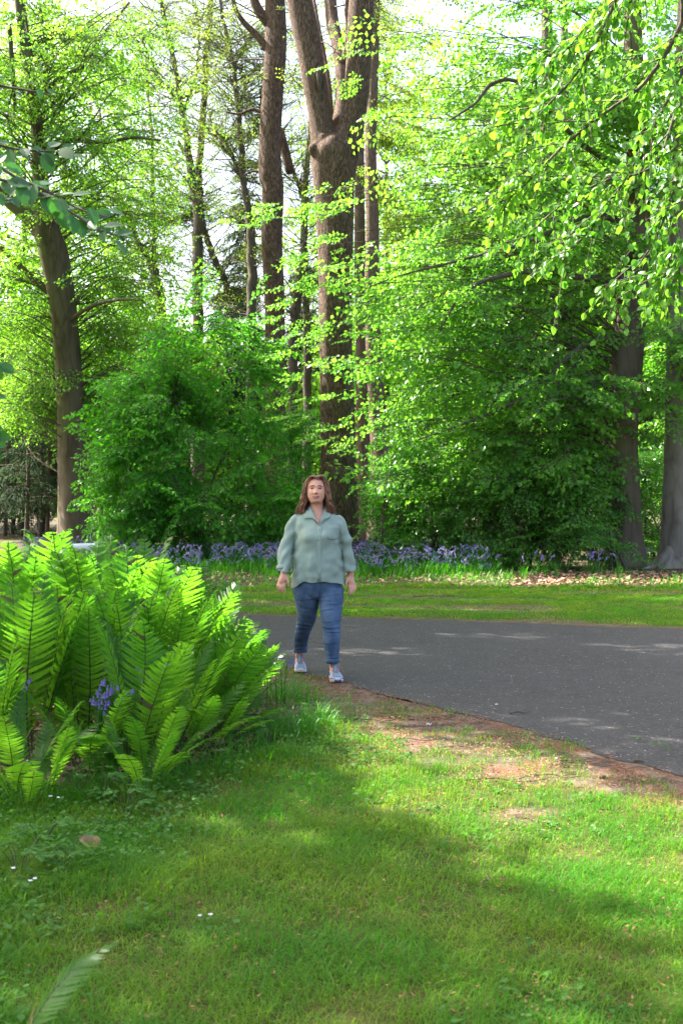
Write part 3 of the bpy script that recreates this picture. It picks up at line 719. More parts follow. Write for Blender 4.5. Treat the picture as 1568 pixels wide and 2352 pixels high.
# ------------------------------------------------------------------ conifers
def spruce(u, Yb, H, w0, lab, low, grp, dens=1.0, rad=1.9, trunk_px=8, u_top=None, needle=1.0, seed=0):
    rg = np.random.default_rng(500 + seed)
    b = at(u, 0, Yb); b[2] = 0
    t = empty('spruce_tree', (b[0], b[1], -0.05), lab, 'tree', grp)
    r0 = trunk_px / 2744 * Yb / 2
    P = np.stack([np.full(30, b[0]) + 0.1 * np.sin(np.linspace(0, 4, 30)), np.full(30, b[1]), np.linspace(-0.05, H, 30)], 1)
    B = Acc(); V, F = tube(P, np.linspace(r0, 0.02, 30), 8); B.add(V, F)
    A = Acc(); L = Acc(); nq, dq, uq, sq = [], [], [], []
    for _ in range(int(26 * H / 4 * dens)):
        z = rg.uniform(low, H) ; an = rg.uniform(0, 6.28); Lb = rad * (1 - 0.75 * (z / H)) * rg.uniform(.7, 1.2)
        a = np.array((b[0], b[1], z)); dd = np.array((np.cos(an), np.sin(an), 0))
        e = a + dd * Lb + np.array((0, 0, -0.30 * Lb)); pth = spline([a, a + dd * Lb * .5 + (0, 0, 0.02 * Lb), e], 9)
        V, F = tube(pth, np.linspace(0.022, 0.006, 9), 4); L.add(V, F)
        m = int(90 * Lb * dens * needle); tt = rg.uniform(.15, 1, m) * 8; k = np.minimum(tt.astype(int), 7)
        pt = pth[k] + (pth[k + 1] - pth[k]) * (tt - k)[:, None]
        sd = rg.choice([-1, 1], m)[:, None] * np.array((-dd[1], dd[0], 0)) * rg.uniform(.05, .34, (m, 1)) + rg.normal(0, .03, (m, 3))
        nq.append(pt + sd + np.array((0, 0, -0.5)) * np.abs(sd).max(1, keepdims=True)); dq.append(sd * 2 + dd * .4 + np.array((0, 0, -.5)) + rg.normal(0, .3, (m, 3))); uq.append(rg.normal(0, .5, (m, 3)) + (0, 0, 1)); sq.append(rg.uniform(.09, .20, m))
    nq, dq, uq, sq = map(np.concatenate, (nq, dq, uq, sq))
    TV = np.array([(-.13, 0, 0), (.13, 0, 0), (.05, 1, -.1), (-.05, 1, -.1)]); V, F = inst(TV, [(0, 1, 2, 3)], frames(dq, uq), sq, nq); A.add(V, F)
    finish_tree(t, B, 'dark_bark', A, 'spruce', limbs=L)
for k, (u, Yb, H, lab) in enumerate(((60, 43., 8.2, 'thin dark spruce trunk at the far left, farthest left of three'), (92, 46., 8.0, 'thin dark spruce trunk in the middle of three at the far left'), (108, 45., 8.4, 'thin dark spruce trunk nearest to the left beech'),
                                   (12, 49., 8.0, 'spruce with grey-green drooping boughs at the left edge'), (-70, 47., 8.0, 'shaded spruce just beyond the left edge of the view'), (230, 48., 7.0, 'grey-green spruce peeping out between the left beech and the bush'), (30, 53., 9.0, 'farthest grey-green spruce standing behind the three thin trunks'))):
    spruce(u, Yb, H, 0, lab, 1.3 if k < 3 else 0.8, 'grey-green spruces at the far left', 1.0, 2.2, 11, seed=k)
spruce(566, 52., 16.3, 0, 'tall dark blue-green spruce against the sky beside the slim oak', 6.0, 'dark spruces between the oaks', 1.1, 2.6, 16, needle=1.6, seed=20)
spruce(700, 54., 12.0, 0, 'dark blue-green spruce filling the gap between the two oaks', 3.0, 'dark spruces between the oaks', 1.2, 2.8, 16, needle=1.6, seed=21)
spruce(520, 56., 11.5, 0, 'lower dark spruce behind the bright leaves left of the tall spruce', 4.0, 'dark spruces between the oaks', 1.1, 2.8, 14, needle=1.6, seed=22)

# ------------------------------------------------------------------ bushes
def bush(label, cat, base, ells, n_stem, kinds, leafmat, seed, group=None, per=6, sc=(.6, 1.1), name='bush', droop=.25):
    rg = np.random.default_rng(seed)
    t = empty(name, (*base, 0), label, cat, group)
    cen = np.vstack([ellipsoid(rg, n, c, r, 0.25) for n, c, r in ells]); cen = cen[cen[:, 2] > 0.35]
    S = Acc(); stems = []
    for _ in range(n_stem):
        c = cen[rg.integers(len(cen))]; b = np.array((base[0] + rg.normal(0, .35), base[1] + rg.normal(0, .25), -0.03))
        P = spline([b, b + (c - b) * .4 + np.array((0, 0, .5)), c + np.array((0, 0, -.1))], 16); stems.append(P)
        V, F = tube(P, np.linspace(rg.uniform(.03, .05), .008, 16), 6); S.add(V, F)
    allp = np.concatenate(stems)
    A = Acc(); P, D, U, Sc = [], [], [], []
    mid = cen.mean(0)
    for c in cen:
        j = np.argmin(np.linalg.norm(allp - c - np.array((0, 0, -.5)), axis=1)); a = allp[j]
        pth = spline([a, (a + c) / 2 + np.array((0, 0, .12)), c], 6); V, F = tube(pth, np.linspace(.014, .005, 6), 4); S.add(V, F)
        outd = norm((c - mid) * np.array((1, 1, .12)) + np.array((0, -.35, 0)))
        for q in range(per):
            P.append(c + rg.normal(0, .18, 3)); D.append(outd + rg.normal(0, .6, 3) + np.array((0, 0, -droop))); U.append(np.array((0, 0, 1)) + rg.normal(0, .3, 3)); Sc.append(rg.uniform(*sc))
    P, D, U, Sc = map(np.array, (P, D, U, Sc)); P[:, 2] = np.maximum(P[:, 2], .15)
    put_sprays(A, rg, P, D, U, Sc, kinds)
    S.build('stems', M['dark_bark'], t, (*base, 0), smooth=True); A.build('foliage', [M[leafmat], M['dark_bark']], t, (*base, 0))
    return t
YS = 29.0
bush('wide deep-green maple bush in the middle distance left of the two oaks', 'bush', tuple(at(455, 0, YS + .5)[:2]),
     [(46, at(435, 1010, YS), (2.1, 1.0, 2.2)), (22, at(485, 850, YS + .5), (1.4, 1.0, 1.5)), (30, at(345, 1090, YS - .3), (1.15, 1.2, 1.4)), (9, at(580, 1120, YS - .2), (.6, .8, 1.4)), (22, at(370, 900, YS + .6), (1.2, 1.2, 1.0)), (24, at(460, 1180, YS - .8), (2.2, .8, .6))], 12, SPR, 'maple', 31, per=5, sc=(.7, 1.2), droop=.45)
bush('dark green sapling growing in the gap between the slim oak and the forked oak', 'bush', tuple(at(690, 0, 31.)[:2]), [(34, at(690, 1060, 31.), (.55, .8, 1.9))], 5, SPR, 'maple', 32, per=6, sc=(.45, .8))
bush('glossy grey-green bush under the low boughs right of centre', 'bush', tuple(at(1010, 0, 27.)[:2]),
     [(42, at(1010, 1165, 27.), (1.5, .8, 1.1)), (40, at(930, 1090, 27.6), (.6, .8, 1.2))], 10, SPR, 'understory', 33, 'bushes below the right-hand foliage', per=6, sc=(.5, .85))
bush('large shaded bush in the dark hollow left of the stout beech', 'bush', tuple(at(1180, 0, 26.)[:2]),
     [(44, at(1190, 1180, 26.), (1.5, .8, 1.0)), (40, at(1290, 1150, 26.3), (.9, .9, 1.2))], 10, SPR, 'understory', 34, 'bushes below the right-hand foliage', per=6, sc=(.5, .85))
bush('low bush at the foot of the stout beech', 'bush', tuple(at(1380, 0, 25.6)[:2]), [(16, at(1355, 1262, 25.4), (.6, .5, .4))], 5, SPR, 'understory', 35, 'bushes below the right-hand foliage', per=5, sc=(.4, .7))
bush('dark bush in the gap between the stout beech and the pale grey beech', 'bush', tuple(at(1505, 0, 30.)[:2]), [(50, at(1510, 1150, 30.), (1.0, .9, 1.5))], 6, SPR, 'understory', 36, 'bushes below the right-hand foliage', per=6, sc=(.5, .9))
bush('thin sapling with few leaves beside the narrow dark oak', 'sapling', tuple(at(890, 0, 26.5)[:2]), [(12, at(905, 1120, 26.5), (.45, .3, 1.0))], 2, SPR, 'maple', 37, per=3, sc=(.3, .55), name='sapling')
bush('sunlit yellow-green bush behind the left beech trunk', 'bush', tuple(at(260, 0, 40.)[:2]), [(70, at(270, 830, 41.), (3.2, 1.5, 1.9)), (20, at(60, 850, 41.), (2.0, 1.5, 1.9))], 8, SPR, 'far', 38, per=6, sc=(.8, 1.4))

# ------------------------------------------------------------------ the wood beyond
def far_tree_mesh(seed, H, R, low, leaf=0.26, n=9000, clumps=140):
    rg = np.random.default_rng(seed); A = Acc()
    c = ellipsoid(rg, clumps, (0, 0, (H + low) / 2), (R, R, (H - low) / 2), .3)
    p = c[rg.integers(clumps, size=n)] + rg.normal(0, .55, (n, 3)) * np.array((1.2, 1.2, .6))
    V, F = inst(LEAF4_V, LEAF4_F, frames(rg.normal(size=(n, 3)) + (0, 0, -.5), rg.normal(0, .6, (n, 3)) + (0, 0, 1)), rg.uniform(.6, 1.2, n) * leaf, p); A.add(V, F)
    B = Acc(); P = np.stack([.15 * np.sin(np.linspace(0, 3, 16)), np.zeros(16), np.linspace(-.1, H * .9, 16)], 1)
    V, F = tube(P, np.linspace(.28, .04, 16), 8); B.add(V, F)
    for q in c[::4]:
        z = max(q[2] - 1.2, low * .6); V, F = tube(spline([(0, 0, z), q * .55 + np.array((0, 0, z)) * .45 + (0, 0, .3), q], 7), np.linspace(.07, .012, 7), 4); B.add(V, F)
    return A.mesh('far_crown', [M['far']]), B.mesh('far_trunk', [M['dark_bark']], smooth=True)
FT = [far_tree_mesh(900, 17, 4.6, 2.0), far_tree_mesh(901, 14, 4.2, 1.5), far_tree_mesh(902, 9, 3.8, 0.6, n=8000), far_tree_mesh(903, 25, 5.5, 6.5, leaf=.24, n=8500, clumps=170)]
spots = []
for x, y, k in ((8, 50, 0), (13, 52, 0), (17.5, 49, 0), (4.2, 54, 1), (22, 56, 0), (10.5, 60, 0), (16, 64, 0), (3, 64, 0), (-2.0, 66, 2), (-6.5, 62, 2), (-11, 60, 2), (-16, 60, 1), (-21, 62, 1), (-4.5, 57, 2), (-13.5, 54, 2), (-19, 52, 2), (1.5, 51, 2), (6.2, 47, 2), (11.5, 46, 2), (-8.5, 70, 2), (-25, 70, 0), (26, 68, 0), (20, 74, 0), (7, 76, 0), (-23, 56, 3), (-17, 64, 3), (-13.5, 58, 3), (-28, 66, 3), (2.5, 68, 3), (7, 58, 3), (12, 56, 3), (18, 60, 3), (24, 64, 3)):
    spots.append((x, y, k))
for x, y, k in spots:
    t = empty('woodland_tree', (x, y, 0), 'pale green tree deep in the wood, seen only through the nearer foliage', 'tree', 'trees deep in the wood')
    for nm, me in (('crown', FT[k][0]), ('trunk', FT[k][1])):
        o = bpy.data.objects.new(nm, me); col.objects.link(o); o.parent = t
    t.rotation_euler = (0, 0, float(rg.uniform(0, 6.28))); s = float(rg.uniform(.9, 1.15)); t.scale = (s, s, s)
# ------------------------------------------------------------------ unseen trees added left of the view, crowns shaped to shade road and lawn
LIT = np.array([(-6.0, 9.6), (-2.0, 9.5), (-0.9, 9.15), (-0.35, 8.6), (0.3, 8.1), (0.9, 7.5), (1.45, 6.6), (1.85, 6.0), (2.6, 4.6), (2.2, 3.2), (1.05, 4.1), (0.66, 4.5), (0.38, 4.95), (0.2, 5.5), (0.03, 6.0), (0.0, 6.7), (-0.15, 7.15), (-0.6, 7.4), (-1.2, 7.6), (-2.2, 7.8), (-6.0, 8.3)])
def lit_amount(p):
    """sun each spot of ground is meant to get; the added crowns are thinned to suit"""
    s = smooth01(poly_sd(p, LIT) / 0.5 + 0.45)
    n = vnoise(p * 1.6, 41)
    d = np.hypot(p[:, 0] + 0.46, p[:, 1] - 4.25); s = np.maximum(s, smooth01(1.5 - d / 0.16))
    s = np.maximum(s, 0.62 * smooth01((p[:, 0] - 0.35) / 0.6) * (p[:, 1] < 4.9) * smooth01((n - .25) / .2))
    st = vnoise(p * np.array((0.55, 2.1)), 43)
    s = np.maximum(s, np.where(p[:, 1] > 8.8, smooth01((st - 0.68) / 0.14) * 0.8, smooth01((n - 0.78) / 0.1) * 0.5))
    return s
rg = np.random.default_rng(77)
Sv = np.array(SUN)
shade_trunks = [((-8.5, 13.6), 'added unseen beech outside the left edge, crown shaped to shade the road'), ((-10.5, 19.5), 'second added beech outside the left edge, farther along the lawn, crown shaped for shade'),
                ((-16.0, 20.5), 'third added beech well outside the left edge of the view, crown shaped for shade'), ((-14.0, 33.0), 'fourth added beech outside the left edge, put in to shade the maple bush')]
sA = [Acc() for _ in shade_trunks]; sB = [Acc() for _ in shade_trunks]
n = 24000
gpt = np.stack([rg.uniform(-7, 7.5, n), rg.uniform(1.5, 20.5, n)], 1)
gpt = np.vstack([gpt, np.stack([rg.uniform(-1, 5.5, 7000), rg.uniform(8.6, 15.8, 7000)], 1)]); gpt = gpt[gpt[:, 0] < .30 * gpt[:, 1] + .7]; n = len(gpt)
lit = lit_amount(gpt)
gpt = gpt[rg.uniform(size=n) > lit * 1.02]
gpt = np.vstack([gpt, np.stack([rg.uniform(-7, 1.8, 4700), rg.uniform(20.5, 31, 4700)], 1)])  # extra unseen leaves put in to shade the maple bush
ht = np.full(len(gpt), 24.0)                   # lowest height at which a leaf shading the spot hangs outside the view
for z in np.arange(24, 6.4, -.25):
    q = gpt + Sv[None, :2] * (z / Sv[2]); ok = (q[:, 0] < -.31 * q[:, 1] - .5) | (z > 1.9 + .44 * q[:, 1]); ht[ok] = z
ht = ht + rg.uniform(0.1, 4.5, len(gpt))
cp = np.column_stack([gpt, np.zeros(len(gpt))]) + Sv * (ht / Sv[2])[:, None]
tp = np.array([s[0] for s in shade_trunks])
own = np.argmin(((cp[:, None, :2] - tp[None]) ** 2).sum(-1), 1)
for k, ((tx, ty), lab) in enumerate(shade_trunks):
    t = empty('beech_tree', (tx, ty, -0.05), lab, 'tree', 'beech trees')
    P = np.stack([tx + .3 * np.sin(np.linspace(0, 3, 30)), np.full(30, ty), np.linspace(-.05, 19, 30)], 1)
    V, F = tube(P, np.linspace(.48, .08, 30), 16, root_flare(.4, 5, k, .05)); sB[k].add(V, F)
    c = cp[own == k]
    if len(c):
        m = 4
        q = np.repeat(c, m, 0) + rg.normal(0, .11, (len(c) * m, 3))
        V, F = inst(LEAF4_V, LEAF4_F, frames(rg.normal(size=q.shape) + (0, 0, -.2), rg.normal(0, .45, q.shape) + Sv), rg.uniform(.13, .22, len(q)), q); sA[k].add(V, F)
        for e in c[:: max(1, len(c) // 60)]:
            z = max(4.0, e[2] - 0.5 * np.hypot(e[0] - tx, e[1] - ty)); a = np.array((tx, ty, z)) 
            bp_ = spline([a, a * .5 + e * .5 + (0, 0, .8), e], 9)
            gr = bp_[:, :2] - Sv[None, :2] * (bp_[:, 2:] / Sv[2])
            if lit_amount(gr).max() > .3 or np.abs(bp_[:, 0] / bp_[:, 1]).min() < .30: continue
            V, F = tube(bp_, np.linspace(.07, .012, 9), 5); sB[k].add(V, F)
    sB[k].build('trunk', M['beech_bark'], t, np.array(t.location), smooth=True)
    if sA[k].n: sA[k].build('crown', [M['left_beech']], t, np.array(t.location))

# ------------------------------------------------------------------ near boughs reaching into the frame
OV = oval_leaf(0.36, 0.20, 0.10, 5)
rg = np.random.default_rng(88)
t = empty('beech_tree', (4.6, 8.2, -0.05), 'near beech outside the right edge, its large-leaved bough hanging into the top right corner', 'tree', 'beech trees')
B = Acc(); L = Acc(); A = Acc()
P = np.stack([4.6 + .2 * np.sin(np.linspace(0, 3, 24)), np.full(24, 8.2), np.linspace(-.05, 11, 24)], 1); V, F = tube(P, np.linspace(.36, .1, 24), 16, root_flare(.4, 5, 1, .05)); B.add(V, F)
YN = 7.2
boughs = [[(1640, -160), (1560, 60), (1480, 190), (1390, 260), (1300, 330), (1200, 430), (1150, 470)],
          [(1700, 40), (1590, 130), (1500, 290), (1440, 400), (1360, 520), (1290, 600)],
          [(1680, 200), (1575, 330), (1530, 480), (1480, 600), (1420, 660)],
          [(1600, -200), (1480, -40), (1380, 60), (1290, 110), (1220, 200)],
          [(1500, -260), (1440, -100), (1400, 30), (1330, 160), (1250, 250), (1190, 290)],
          [(1640, 80), (1560, 230), (1500, 380), (1380, 420), (1290, 470), (1190, 560)],
          [(1700, 420), (1600, 500), (1560, 600), (1520, 650)]]
for q, bpts in enumerate(boughs):
    Yq = YN + rg.uniform(-.7, .9)
    path = spline([np.array((4.6, 8.2, at(*bpts[0], Yq)[2] + .3))] + [at(u, v, Yq + .12 * k) for k, (u, v) in enumerate(bpts)], 40)
    V, F = tube(path, np.linspace(.018, .003, 40), 6); L.add(V, F)
    for k in range(10, 40, 2):
        for _ in range(2):
            dd = norm(path[min(k + 1, 39)] - path[k - 1]); an = rg.choice([-1, 1]) * rg.uniform(.4, 1.2)
            # swing in the plane of the bough, with some depth
            sidev = norm(np.cross(dd, (0, 1, 0))); d2 = dd * np.cos(an) + (sidev * rg.uniform(.2, 1) + np.array((0, rg.uniform(-1, 1), 0))) * np.sin(an) + np.array((0, 0, -.25))
            e = path[k] + norm(d2) * rg.uniform(.22, .5); tw = spline([path[k], (path[k] + e) / 2 + (0, 0, .02), e], 6)
            V, F = tube(tw, np.linspace(.005, .002, 6), 4); L.add(V, F)
            m = 14; tt = np.linspace(.15, 1, m); pos = np.array([tw[min(int(x * 5), 5)] for x in tt]) + rg.normal(0, .012, (m, 3))
            ld = norm(d2) * .6 + rg.normal(0, .45, (m, 3)) + np.array((0, 0, -.38)); up = rg.normal(0, .55, (m, 3)) + np.array((-.2, -.5, 1))
            V, F = inst(OV[0], OV[1], frames(ld, up), rg.uniform(.036, .064, m), pos); A.add(V, F)
B.build('trunk', M['beech_bark'], t, np.array(t.location), smooth=True)
L.build('branches', M['dark_bark'], t, np.array(t.location), smooth=True)
A.build('crown', [M['near_beech']], t, np.array(t.location))

# blue-green leaves hanging in from the left
t = empty('shrub', (-2.3, 3.6, 0), 'tall shrub outside the left edge, its blue-green oval leaves hanging in at upper left', 'shrub')
L = Acc(); A = Acc(); OV2 = oval_leaf(0.30, 0.10, 0.06, 6)
for x in (-.25, 0, .2):
    V, F = tube(spline([(-2.3 + x, 3.6, -.03), (-2.25 + x * 1.6, 3.6, 1.4), (-1.9 + x, 3.8 + x, 2.6), (-1.6 + x, 3.9 + x, 3.3)], 18), np.linspace(.035, .012, 18), 7); L.add(V, F)
twigs = [[(-220, 300), (-60, 350), (40, 410), (110, 440), (180, 480), (250, 500)], [(-200, 360), (-60, 400), (60, 430), (150, 480), (230, 530), (290, 545)],
         [(-160, 250), (-40, 320), (40, 345), (110, 350), (160, 355)], [(-200, 420), (-90, 430), (0, 460), (60, 455)], [(-180, 200), (-60, 190), (30, 205), (90, 215), (130, 225)]]
for q, tw in enumerate(twigs):
    Yq = 4.0 + .15 * (q - 2)
    path = spline([np.array((-1.9, 3.8, at(*tw[0], Yq)[2] - .15))] + [at(u, v, Yq) for u, v in tw], 30); V, F = tube(path, np.linspace(.009, .0018, 30), 5); L.add(V, F)
    m = 26 if q < 2 else 16; k = np.linspace(7, 29, m).astype(int); pos = path[k] + rg.normal(0, .014, (m, 3))
    if q == 4: pos, k = pos[::2], k[::2]; m = len(k)
    dd = norm(path[np.minimum(k + 1, 29)] - path[k - 1]); sd = np.where(np.arange(m) % 2, 1, -1)[:, None]
    ld = dd * .7 + sd * np.array((0.1, .5, .55)) + rg.normal(0, .3, (m, 3)) + np.array((0, 0, -.18)); ld[-1] = dd[-1]
    V, F = inst(OV2[0], OV2[1], frames(ld, rg.normal(0, .35, (m, 3)) + (0.1, -.75, .8)), rg.uniform(.05, .082, m) * (0.55 if q == 4 else 1), pos); A.add(V, F)
# low leaves at the left edge
m = 14; pos = np.array([at(rg.uniform(-60, 4), rg.uniform(830, 1050), 4.0) for _ in range(m)])
V, F = inst(OV2[0], OV2[1], frames(rg.normal(0, .4, (m, 3)) + (.6, 0, -.6), rg.normal(0, .3, (m, 3)) + (0, -1, .5)), rg.uniform(.05, .075, m), pos); A.add(V, F)
V, F = tube(spline([(-2.2, 3.6, 1.0), at(-200, 900, 4.0), at(-60, 900, 4.0), at(-20, 980, 4.0)], 16), np.linspace(.012, .002, 16), 5); L.add(V, F)
L.build('stems', M['twig'], t, np.array(t.location), smooth=True); A.build('foliage', [M['blue_leaf']], t, np.array(t.location))

# ------------------------------------------------------------------ ferns
def make_frond(rg, L=1.0, lean=0.16, arch=0.55, curl=1.6, width=0.125, n_p=34):
    """one shuttlecock frond in the YZ plane (outward = +Y)"""
    K = 60; t = np.linspace(0, 1, K); th = lean + arch * t ** 2.2 + curl * np.clip((t - .91) / .09, 0, 1) ** 1.5
    ds = L / (K - 1); y = np.cumsum(np.sin(th)) * ds; z = np.cumsum(np.cos(th)) * ds; x = 0.02 * np.sin(t * 4 + rg.uniform(0, 6)) * L
    P = np.stack([x, y, z], 1); A = Acc()
    V, F = tube(P, np.linspace(.0055, .0016, K) * L, 5); A.add(V, F, 1)
    T = norm(np.gradient(P, axis=0)); side = np.array((1.0, 0, 0)); 
    KS = 9
    for j in range(n_p):
        tt = 0.09 + 0.90 * (j / (n_p - 1)) ** 0.92; k = int(tt * (K - 1)); nrm = np.cross(side, T[k])      # faces inward/up
        prof = smooth01((tt - .03) / .52) ** .85 * (1 - smooth01((tt - .66) / .37)) ** .8
        ln = width * L * max(prof, .05) * rg.uniform(.93, 1.06)
        for sg in (-1, 1):
            dirn = norm(side * sg * .94 + T[k] * (.22 + .35 * tt) + nrm * (-.10 + rg.normal(0, .06)))
            wv = norm(np.cross(dirn, nrm)) * sg; wv = wv if np.dot(wv, T[k]) > 0 else -wv
            wv = norm(wv + nrm * rg.normal(0.12, .12))
            s = np.linspace(0, 1, KS + 1); mid = P[k] + dirn * ln * s[:, None] + T[k] * (ln * .16 * s ** 2)[:, None] - nrm * (ln * .10 * s ** 2)[:, None]
            hw = L * 0.0135 * (1 - s ** 1.6 * .92) * (0.55 + .45 * min(1, prof * 1.4)); VV = []; FF = []
            for q in range(KS):
                a, b = mid[q], mid[q + 1]; h0 = hw[q]
                for e in (1, -1):
                    i0 = len(VV); fw = dirn * ln / KS
                    VV += [a, b, b - fw * .12 + wv * e * h0 * .92 + fw * .25, a + fw * .12 + wv * e * h0 + fw * .12]
                    FF.append((i0, i0 + 1, i0 + 2, i0 + 3) if e > 0 else (i0 + 3, i0 + 2, i0 + 1, i0))
            VV.append(mid[-1]); A.add(np.array(VV), np.array(FF), 2 if rg.uniform() < .012 else 0)
    return A.mesh('frond', [M['fern'], M['rachis'], M['fern_brown']])
frg = np.random.default_rng(55)
FR_UP = [make_frond(frg, lean=frg.uniform(.06, .16), arch=frg.uniform(.15, .48), curl=frg.uniform(1.2, 4.2), width=frg.uniform(.105, .15)) for _ in range(9)]
FR_LOW = [make_frond(frg, lean=frg.uniform(.35, .55), arch=frg.uniform(.6, .95), curl=frg.uniform(.3, 1.0), width=frg.uniform(.13, .16)) for _ in range(4)]
# (view u, ground depth, frond length, number of fronds, lean right, label)
ferns = [
 (70, 6.75, 1.10, 9, .00, 'dark upright fern in shade at the left edge, taller than the ferns before it'),
 (190, 6.9, 1.00, 8, .03, 'dark fern fanning upwards second from the left edge in the middle row'),
 (312, 6.5, 0.93, 8, .04, 'mid-green fern in front with one broad upright frond right above the bluebell clump'),
 (376, 6.9, 0.80, 7, .06, 'shaded fern at the front edge between the bluebell clump and the right end'),
 (417, 6.95, 0.62, 8, .10, 'low spreading fern at the front near the right end of the bed'),
 (30, 6.0, 0.62, 8, .0, 'small light-green fern at the very front of the left edge'),
 (95, 5.95, 0.50, 7, .0, 'small drooping fern in front, just left of the bluebell clump'),
 (-40, 6.3, 0.80, 8, .0, 'medium fern at the front, cut by the left edge'),
 (200, 6.5, 0.62, 7, .03, 'low fern in shade behind the bluebell clump'),
 (40, 8.3, 1.24, 9, .0, 'tall sunlit fern in the back row at the left edge'),
 (-20, 8.9, 1.21, 8, .0, 'tall sunlit fern in the back row, partly cut by the left edge'),
 (120, 8.8, 1.28, 9, .0, 'tall sunlit fern in the back row below the left beech, left side'),
 (205, 8.3, 1.28, 9, .02, 'tall bright fern in the back row below the left beech, right side'),
 (269, 8.9, 1.28, 9, .02, 'bright back-row fern with a tall curled tip left of the violet bluebells'),
 (312, 8.1, 1.22, 9, .03, 'bright yellow-green fern in the middle of the back row'),
 (352, 8.6, 1.10, 8, .05, 'bright fern right of the middle of the back row'),
 (289, 7.4, 1.08, 9, .02, 'large bright fern with a broad frond in the centre of the bed'),
 (355, 7.5, 1.02, 9, .06, 'bright fern leaning right, in the centre right of the bed'),
 (381, 8.1, 1.07, 9, .10, 'bright fern leaning right behind the centre right of the bed'),
 (412, 7.7, 0.90, 9, .16, 'fern with shining leaning fronds at the right side of the bed'),
 (442, 8.4, 0.95, 8, .16, 'bright leaning fern behind the shining fronds at the right'),
 (462, 7.5, 0.78, 8, .20, 'fern reaching farthest right, its frond tips near the walking woman'),
 (487, 8.3, 0.75, 8, .20, 'small bright fern behind the rightmost fern'),
 (230, 7.6, 1.00, 8, .0, 'half-lit fern in the middle of the bed behind the shaded ones'),
 (130, 7.6, 1.12, 8, .0, 'half-lit tall fern behind the dark upright ferns at the left'),
 (507, 7.6, 0.55, 7, .1, 'smallest fern at the right tip of the bed'),
 (-110, 7.4, 1.10, 7, .0, 'fern outside the left edge of the view'),
 (330, 6.1, 0.45, 8, .0, 'low fern at the front edge between the bluebell clump and the left corner'),
 (344, 6.35, 0.52, 8, .02, 'low dark fern right of the bluebell clump at the very front'),
 (477, 7.15, 0.55, 8, .08, 'low fern with narrow fronds near the right tip, in front'),
 (150, 7.15, 1.00, 8, .0, 'dark fern just behind the second fern from the left'),
 (-30, 7.2, 1.10, 8, .0, 'dark tall fern cut by the left edge in the middle row'),
 (60, 5.75, 0.45, 7, .0, 'smallest fern at the front left corner of the bed'),
 (328, 9.2, 1.24, 9, .03, 'rearmost bright fern in the middle of the bed'),
 (160, 9.3, 1.37, 9, .0, 'rearmost tall fern below the left beech'),
 (30, 9.4, 1.37, 9, .0, 'rearmost tall fern near the left edge'),
 (381, 9.0, 1.05, 9, .08, 'rearmost fern on the right side of the bed'),
]
for (u, Y, L, nf, leanr, lab) in ferns:
    x = (u - 784) / 2744 * Y
    t = empty('ostrich_fern', (x, Y, 0), lab, 'fern', 'ferns in the bed beside the lawn')
    a0 = frg.uniform(0, 6.28)
    low = L < .7
    for k in range(nf):
        o = bpy.data.objects.new('frond', (FR_LOW if (low and k % 2) else FR_UP)[frg.integers(4 if low and k % 2 else 9)])
        col.objects.link(o); o.parent = t
        az = a0 + 6.283 * k / nf + frg.normal(0, .22)
        o.rotation_euler = (0, 0, az)
        o.location = (-0.045 * math.sin(az), 0.045 * math.cos(az), 0.0)
        s = L * frg.uniform(.84, 1.05); o.scale = (s, s, s)
        tilt = leanr * 2.2
        o.rotation_euler = (frg.normal(0, .06) - (.10 if not low else .25), tilt, az) if False else (-frg.uniform(0.0, .16) - (.2 if low else 0), 0, az)
    t.rotation_euler = (frg.normal(0, .04), leanr * 2.3, 0)
# the lone frond close to the camera
t = empty('ostrich_fern', (-0.80, 2.72, 0), 'single blurred fern frond bending to the right in the lower left foreground', 'fern', 'ferns in the bed beside the lawn')
o = bpy.data.objects.new('frond', make_frond(frg, lean=.22, arch=1.15, curl=.2, width=.15, n_p=46)); col.objects.link(o); o.parent = t
o.rotation_euler = (0, 0, -1.15); o.scale = (.56, .56, .56)
for az, s in ((1.4, .4), (2.6, .36)):
    o = bpy.data.objects.new('frond', FR_LOW[0]); col.objects.link(o); o.parent = t; o.rotation_euler = (-.3, 0, az); o.scale = (s, s, s)

